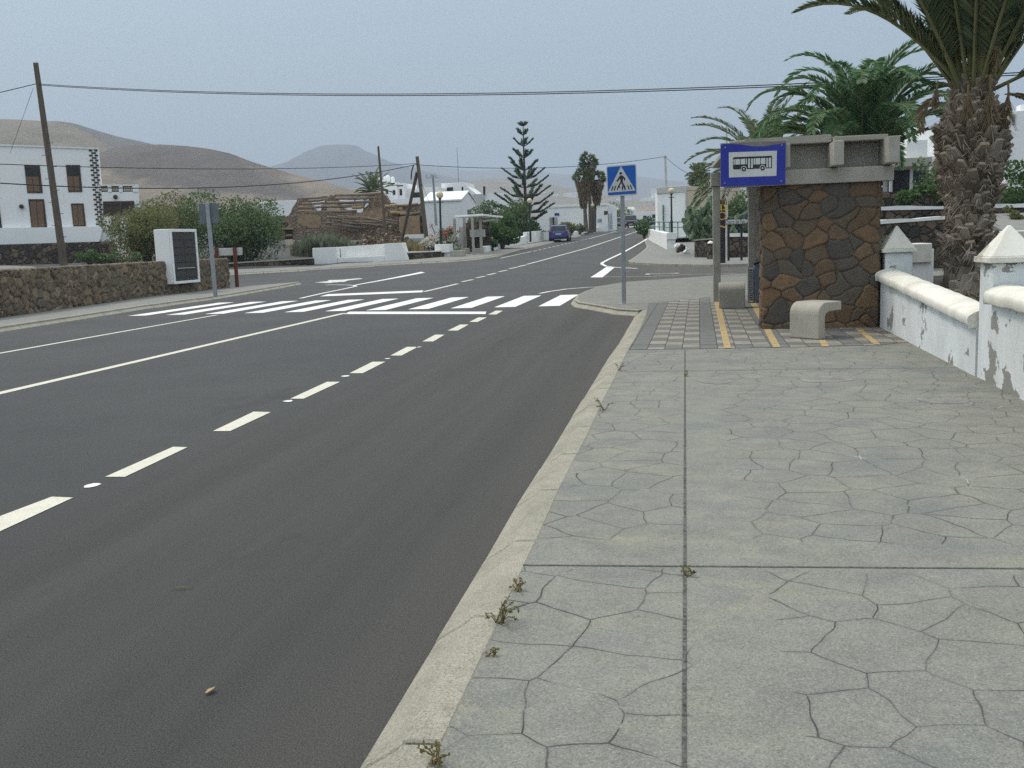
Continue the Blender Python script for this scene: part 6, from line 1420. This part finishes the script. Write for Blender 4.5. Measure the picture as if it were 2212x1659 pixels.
# ================================================================ HILLS
def hill(name, sil, Y, depth, mat, zbase=-5, seed=1, rough=.02, n=160, rows=22, ridge=.55):
    """a hill: its crest line at depth Y, sloping forwards and backwards over depth metres, with gullies"""
    xs = [p[0] for p in sil]; pxs = np.linspace(xs[0], xs[-1], n); pys = np.interp(pxs, xs, [p[1] for p in sil])
    ker = np.array([1, 2, 3, 2, 1])/9.; pys = np.convolve(np.pad(pys, 2, 'edge'), ker, 'valid')
    cr = [P(a, b, Y) for a, b in zip(pxs, pys)]; vs = []; fs = []
    for j in range(rows*2+1):
        t_ = (j-rows)/rows; f = math.cos(abs(t_)**ridge*math.pi/2) if t_ else 1.0
        f = max(0, 1-abs(t_))**1.25*.55+.45*max(0, math.cos(t_*math.pi/2))
        for i, c in enumerate(cr):
            y = Y+t_*depth; g_ = mnoise.fractal((c.x/depth*5, y/depth*3, seed), 1.0, 2.0, 5)*rough*depth*(1-abs(t_))*min(1, abs(t_)*5)
            zb_ = h(c.x, y)-2; vs.append((c.x*(1+.0*t_), y, zb_+max(0, c.z-zb_)*f+g_*(f > 0)))
    for j in range(rows*2): fs += [(j*n+i, j*n+i+1, (j+1)*n+i+1, (j+1)*n+i) for i in range(n-1)]
    return S(MB().add(vs, fs).build(name, mat, smooth=True))
HT = mk_hill('tan_hill', (.28, .235, .165), (.175, .148, .108), (.33, .28, .20), .02)
HD = mk_hill('cloud_shadow_hill', (.31, .255, .185), (.20, .165, .125), (.35, .29, .215), .03, dark=((-.2, -16.3), (-.47, -67), (.115, .098, .085)))
HB = mk_hill('grey_hill', (.13, .11, .085), (.09, .08, .066), (.16, .13, .10), .006)
HV = mk_hill('volcano', (.085, .08, .08), (.06, .057, .06), (.10, .09, .085), .004)
hill('hill', ((-1400, 330), (-700, 262), (-300, 250), (0, 257), (60, 259), (125, 264), (165, 275), (205, 296), (245, 322), (290, 352), (340, 390), (420, 425)), 900, 330, HT, seed=2, rough=.035)
hill('hill', ((-200, 300), (60, 262), (125, 261.5), (160, 266), (200, 279), (250, 294), (320, 309), (420, 334), (560, 372), (700, 400), (900, 430)), 1250, 300, HB, seed=3)
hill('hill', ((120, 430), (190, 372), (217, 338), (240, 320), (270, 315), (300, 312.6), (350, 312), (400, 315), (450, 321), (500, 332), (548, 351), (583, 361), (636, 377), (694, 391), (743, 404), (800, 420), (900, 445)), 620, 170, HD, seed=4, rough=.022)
hill('volcano', ((380, 400), (500, 380), (606, 358), (655, 338), (676, 323), (690, 314.5), (710, 313), (729, 312), (750, 312), (772, 314), (792, 328), (811, 333), (835, 347), (880, 360), (960, 380), (1060, 400)), 3600, 900, HV, seed=5, rough=.01)
hill('ridge', ((400, 392), (560, 372), (700, 362), (835, 354), (864, 360), (923, 357), (962, 362), (1001, 368), (1050, 369), (1098, 363), (1157, 366), (1181, 374), (1235, 377), (1309, 380), (1384, 381), (1415, 386), (1486, 393), (1560, 400), (1700, 402), (1900, 398), (2200, 405), (2700, 400)), 5200, 1100, HB, seed=6, rough=.015)
hill('ridge', ((700, 412), (860, 398), (989, 394), (1040, 388), (1079, 384), (1118, 388), (1150, 391), (1196, 399), (1290, 420), (1420, 440)), 2300, 600, HT, seed=7, rough=.015)

# ================================================================ HAZE
hz = NT('haze'); hz.t.nodes.remove(hz.b); pv_ = hz.n('ShaderNodeVolumePrincipled'); pv_.inputs['Color'].default_value = (.74, .86, 1.0, 1); pv_.inputs['Density'].default_value = .00033; pv_.inputs['Anisotropy'].default_value = .0
ou = [n_ for n_ in hz.t.nodes if n_.type == 'OUTPUT_MATERIAL'][0]; hz.l(pv_.outputs[0], ou.inputs['Volume'])
zmin = -40; 
o = MB().box(-5200, 4200, -80, 7400, zmin, 430).build('haze', hz.m); S(o, 'stuff')

# ================================================================ SMALL THINGS ON THE GROUND
def weed(label, px, py, hh, n, mat, seed, dz=.12):
    b = G(px, py, dz); rr = random.Random(seed); t = T('weed', label, 'weed', tuple(b), 'weeds in the pavement joints'); m = MB(); lf = MB()
    for _ in range(n):
        a = rr.uniform(0, 6.28); tip = b+Vector((math.cos(a)*hh*rr.uniform(.2, 1.0), math.sin(a)*hh*rr.uniform(.2, 1.0), hh*rr.uniform(.25, 1))); md = b.lerp(tip, .5)+Vector((0, 0, hh*.18))
        m.tube([b+Vector((rr.uniform(-.02, .02), rr.uniform(-.02, .02), -.01)), md, tip], [.0026, .002, .0012], 4)
        for k in range(7): leaf(lf, md.lerp(tip, rr.random()), rnd_dir(rr), rr.uniform(.006, .016), 2.6, rr)
    m.build('stems', DRYG, t); lf.build('leaves', mat, t)
weed('largest weed, green and straw coloured, on the kerb edge', 1078, 1345, .10, 14, LEAFA, 1)
weed('small weed where the two pavement joints cross', 1483, 1243, .045, 8, LEAFA, 2)
weed('dry straw tuft on the kerb at the bottom of the photo', 945, 1650, .06, 10, DRYG, 3)
weed('small brown tuft on the kerb edge just above the largest weed', 1118, 1275, .05, 8, DRYG, 4)
weed('thin green weed upright on the kerb edge halfway to the shelter', 1303, 885, .11, 7, LEAFA, 5)
weed('thin green weed on the kerb edge nearest the tiled paving', 1338, 800, .10, 7, LEAFA, 6)
weed('small weed in the long pavement joint near the round patch', 1484, 812, .05, 6, LEAFA, 7)
weed('tiny brown tuft on the kerb below the largest weed', 1060, 1415, .025, 5, DRYG, 8)
def scrap(nm, label, cat, px, py, pts, mat, dz=0.0):
    b = G(px, py, dz); m = MB(); m.ext([b+Vector((x, y, z+.006)) for x, y, z in pts], (0, 0, .002)); tag(m.build(nm, mat), label, cat)
scrap('fallen_leaf', 'yellow fallen leaf on the asphalt at the lower left', 'leaf', 455, 1497, [(-.012, -.018, 0), (.0, -.02, .004), (.012, -.006, .010), (.010, .018, .008), (-.002, .02, .003), (-.010, .003, .005)], BEAMP)
scrap('twig', 'straw coloured twig on the asphalt in the bus bay', 'twig', 393, 1274, [(-.05, -.01, 0), (.0, -.004, .006), (.05, .012, 0), (.0, .004, .006)], DRYG)
